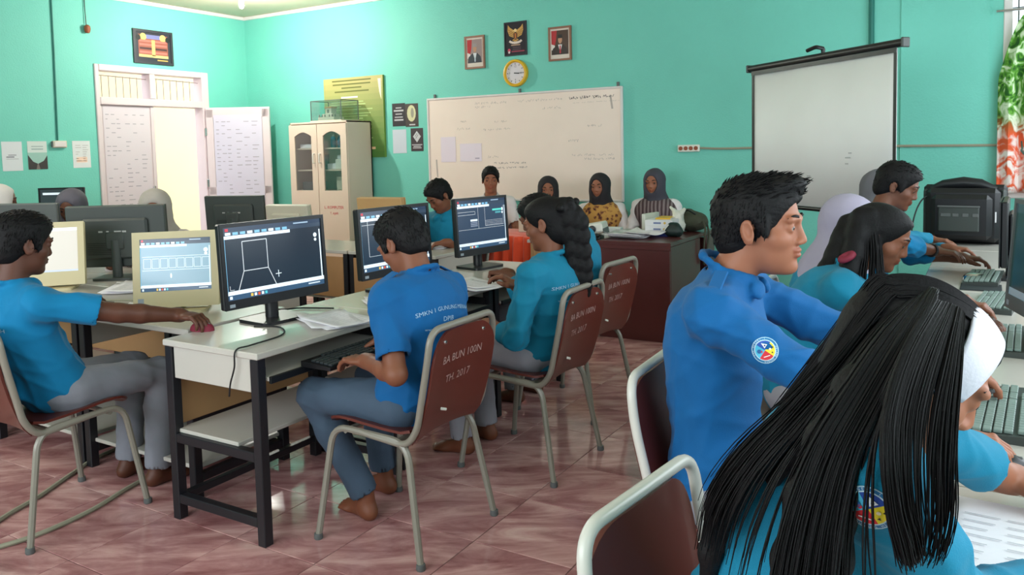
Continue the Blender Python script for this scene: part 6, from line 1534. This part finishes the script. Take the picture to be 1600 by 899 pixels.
W.tube([c - d * .03 + u_ * .031 * math.cos(t) + v_ * .029 * math.sin(t) for t in np.linspace(0, 2 * math.pi, 17)[:-1]], .009, 6, closed=True); W.box(c - d * .03 + np.array((0, 0, .032)), (.03, .03, .01), .004); W.build('wristwatch', 'black_plastic', w_['root'], True, label='dark wristwatch')
person('corner_veil_girl', 'woman in off-white veil at the left edge of the photo', (-6.40, 3.10), 60, (-6.36, 3.17, 1.135), (0, 5, 0), 'tan', 'shirt_white', 'long', 'skirt_grey', None, 'veil_white', res=FAR, female=True)
person('grey_veil_girl', 'girl in dark grey veil looking over the blank cream monitor', (-5.66, 3.36), -52, (-5.60, 3.26, 1.095), (0, 18, 0), 'brown', 'shirt_teal', 'long', 'skirt_grey', None, 'veil_grey', hands=((-5.45, 3.02, .77), (-5.25, 3.1, .77)), res=(.0080, .0105), female=True)
person('stone_veil_girl', 'girl in stone grey veil before the bright doorway', (-4.70, 3.36), -64, (-4.635, 3.245, 1.10), (20, 14, 0), 'tan', 'shirt_white', 'long', 'skirt_grey', None, 'veil_stone', hands=((-4.75, 3.0, .77), (-4.45, 3.05, .77)), res=(.0080, .0105), female=True)
person('writing_boy', 'boy in teal shirt bent over papers left of the whiteboard', (-3.62, 5.06), -82, (-3.615, 4.95, 1.09), (-26, 34, 0), 'tan', 'shirt_teal', 'short', 'trouser_grey', 'short', hands=((-3.66, 4.72, .765), (-3.40, 4.72, .765)), handcfg=({'dir': (.5, -.6, -.05), 'curl': .6}, {'dir': (-.5, -.6, -.05), 'curl': .4}), res=(.0080, .0105), neck=(-3.63, 5.03, .945))
person('white_shirt_man', 'man in white shirt with cropped hair, seated before the whiteboard', (-4.06, 6.42), -62, (-4.02, 6.33, 1.155), (4, 4, 0), 'fair', 'shirt_white', 'short', 'trouser_slate', 'short', hands=((-4.0, 6.06, .60), (-3.75, 6.2, .60)), res=(.0080, .0105))
person('black_veil_woman', 'woman in black veil, face just above the ponytail girl', (-3.64, 6.82), -64, (-3.62, 6.72, 1.045), (0, 2, 0), 'fair', 'shirt_white', 'long', 'skirt_grey', None, 'veil_black', res=(.0080, .0105), female=True)
person('batik_veil_woman', 'woman in black veil with brown patterned shoulder cloth before the whiteboard', (-3.20, 7.03), -72, (-3.18, 6.93, 1.065), (-14, 2, 0), 'fair', 'shirt_white', 'long', 'skirt_grey', None, 'veil_black', res=(.0080, .0105), female=True, veil_long=.55)
person('slate_veil_woman', 'woman in slate veil with striped shawl behind the teacher desk', (-2.69, 7.13), -76, (-2.672, 7.03, 1.10), (-14, 4, 0), 'fair', 'shirt_white', 'long', 'skirt_grey', None, 'veil_slate', res=(.0080, .0105), female=True, veil_long=.55)
def shawl(key, m, nm, lab):
    p = PEOPLE[key]; A = Solid(); N, up, fw_, Rt = p['N'], p['up'], p['fw'], p['Rt']
    A.ell(N - up * .10 + fw_ * .03, (.150, .205, .15), Rt, .05); A.ell(N - up * .26 + fw_ * .06, (.12, .15, .16), Rt, .05); A.cone(N - up * .03, N + up * .10 + fw_ * .01, .075, .082, .01, 0, 's')
    VA, QA, _ = A.mesh(.0085, folds(31, .006, 14.)); mesh_obj(nm, VA, QA, m, p['root'])['label'] = lab
shawl('batik_veil_woman', 'batik', 'shoulder_cloth', 'brown and gold patterned shoulder cloth')
shawl('slate_veil_woman', 'veil_stripe', 'shoulder_cloth', 'grey brown striped shawl')
# seats for the people whose chairs hide behind the desks
for x, y, a, lb in ((-6.40, 3.08, 60, 'brown plywood chair under the woman in the off-white veil'), (-5.66, 3.40, -52, 'brown plywood chair under the girl in the dark grey veil'), (-4.72, 3.40, -64, 'brown plywood chair under the girl in the stone grey veil'), (-3.62, 5.10, -82, 'brown plywood chair under the boy bent over papers'),
        (-4.06, 6.46, -62, 'brown plywood chair under the man in the white shirt'), (-3.64, 6.86, -64, 'brown plywood chair under the woman in the plain black veil'), (-3.20, 7.06, -72, 'brown plywood chair under the woman with the patterned shoulder cloth'), (-2.69, 7.16, -76, 'brown plywood chair under the woman in the striped shawl')): chair(x, y, a, lb)
chairw(-.58, 5.14, 0, 'brown chair with white frame under the girl in the smoke grey veil')

# ------------------------------------------------------------------ bags, cords and the last small things
def blob(name, label, cat, loc, build, m, res=.006, fold=None, parts=None):
    t = thing(name, label, cat, loc); S = Solid(); build(S); V, Q, _ = S.mesh(res, fold); mesh_obj(parts or 'bag_body', V, Q, m, t); return t
bg = blob('backpack', 'olive backpack slumped on the right end of the teacher desk', 'bag', (-2.09, 6.33, .735), lambda S: (S.ell((0, 0, .07), (.13, .12, .075), None, .03), S.ell((-.04, .02, .12), (.08, .09, .06), None, .04), S.ell((.06, -.02, .09), (.07, .09, .06), None, .04)), 'bag_cloth', .006, folds(77, .010, 20.))
MB().tube(bez([(.10, -.06, .10), (.145, -.10, .05), (.152, -.13, -.03), (.150, -.16, -.16), (.146, -.13, -.25), (.150, -.08, -.16), (.150, -.02, -.02), (.12, .03, .06)], 5), .009, 6).build('strap', 'bag_cloth', bg, True)
MB().tube(bez([(-.05, -.08, .14), (.0, -.09, .175), (.06, -.07, .14)], 5), .008, 6).build('handle', 'black_plastic', bg, True)
blob('pouch', 'small dark green pouch with pale zip on the teacher desk', 'bag', (-2.08, 5.88, .733), lambda S: (S.cone((-.03, 0, .04), (.03, 0, .04), .042, .042, .03), S.cone((-.02, 0, .09), (.02, 0, .09), .018, .018, .05)), 'dark_green', .005, folds(78, .004, 26.))
pz = MB(); pz.tube(bez([(-.072, -.02, .03), (-.058, -.036, .06), (-.03, -.032, .095)], 4), .005, 6); o = pz.build('zip', 'plastic_white', bpy.data.objects['pouch'], True)
blob('plastic_bag', 'crumpled white bag behind the dark green pouch on the teacher desk', 'bag', (-2.13, 6.12, .735), lambda S: (S.ell((0, 0, .06), (.06, .06, .06), None, .03), S.ell((.0, 0, .13), (.045, .045, .05), None, .03), S.cone((-.01, 0, .16), (-.06, 0, .205), .02, .012, .02), S.cone((.03, 0, .16), (.05, .01, .19), .02, .014, .02)), 'plastic_white', .005, folds(79, .008, 40.))
def cord(name, label, pts, r, m='cable', n=8): return tag(MB().tube(bez(pts, n), r, 6).build(name, m, None, True), label, 'cable')
cord('monitor_cable', 'thin black cord trailing over the end of the nearest desk', [(-2.595, 2.24, .724), (-2.50, 2.275, .724), (-2.42, 2.24, .724), (-2.36, 2.16, .724), (-2.34, 2.0, .725), (-2.335, 1.928, .722), (-2.34, 1.922, .66), (-2.36, 1.918, .60), (-2.37, 1.918, .55)], .0032)
cord('monitor_cable', 'black cable hanging behind the first black monitor', [(-2.68, 2.36, .80), (-2.735, 2.50, .735), (-2.70, 2.60, .726), (-2.55, 2.66, .726)], .004)
cord('floor_cable', 'pale cable along the floor under the left boy chair, nearer the viewer', [(-3.20, 1.25, .01), (-3.11, 1.46, .01), (-3.08, 1.60, .01), (-3.10, 1.81, .01), (-3.17, 2.02, .01), (-3.22, 2.25, .01), (-3.3, 2.7, .01)], .009, 'grey_cable')
cord('floor_cable', 'pale cable along the floor behind the left boy chair', [(-3.20, 1.35, .01), (-3.35, 1.59, .01), (-3.43, 1.78, .01), (-3.54, 1.98, .01), (-3.64, 2.2, .01), (-3.7, 2.6, .01)], .009, 'grey_cable')
cord('desk_cable', 'grey cord lying across the left desk beside the cream monitors', [(-3.30, 2.40, .724), (-3.5, 2.43, .724), (-3.7, 2.38, .724), (-3.86, 2.30, .724)], .004, 'grey_cable')
cord('monitor_cable', 'thin cable looping left of the bulky black monitor', [(-.40, 6.10, .724), (-.45, 6.02, .76), (-.445, 6.10, .90), (-.40, 6.16, 1.02), (-.32, 6.2, 1.06)], .005)
cord('monitor_cable', 'black cable arching up from the right edge monitor to the curtain', [(.19, 3.16, 1.16), (.14, 3.6, 1.32), (.13, 4.6, 1.36), (.17, 6.0, 1.36), (.20, 7.3, 1.40)], .006)
cord('monitor_cable', 'second black cable sagging beside the curtain at the right edge', [(.19, 3.2, 1.05), (.16, 4.0, 1.10), (.19, 5.2, 1.20), (.24, 6.6, 1.44), (.26, 7.3, 1.50)], .006)
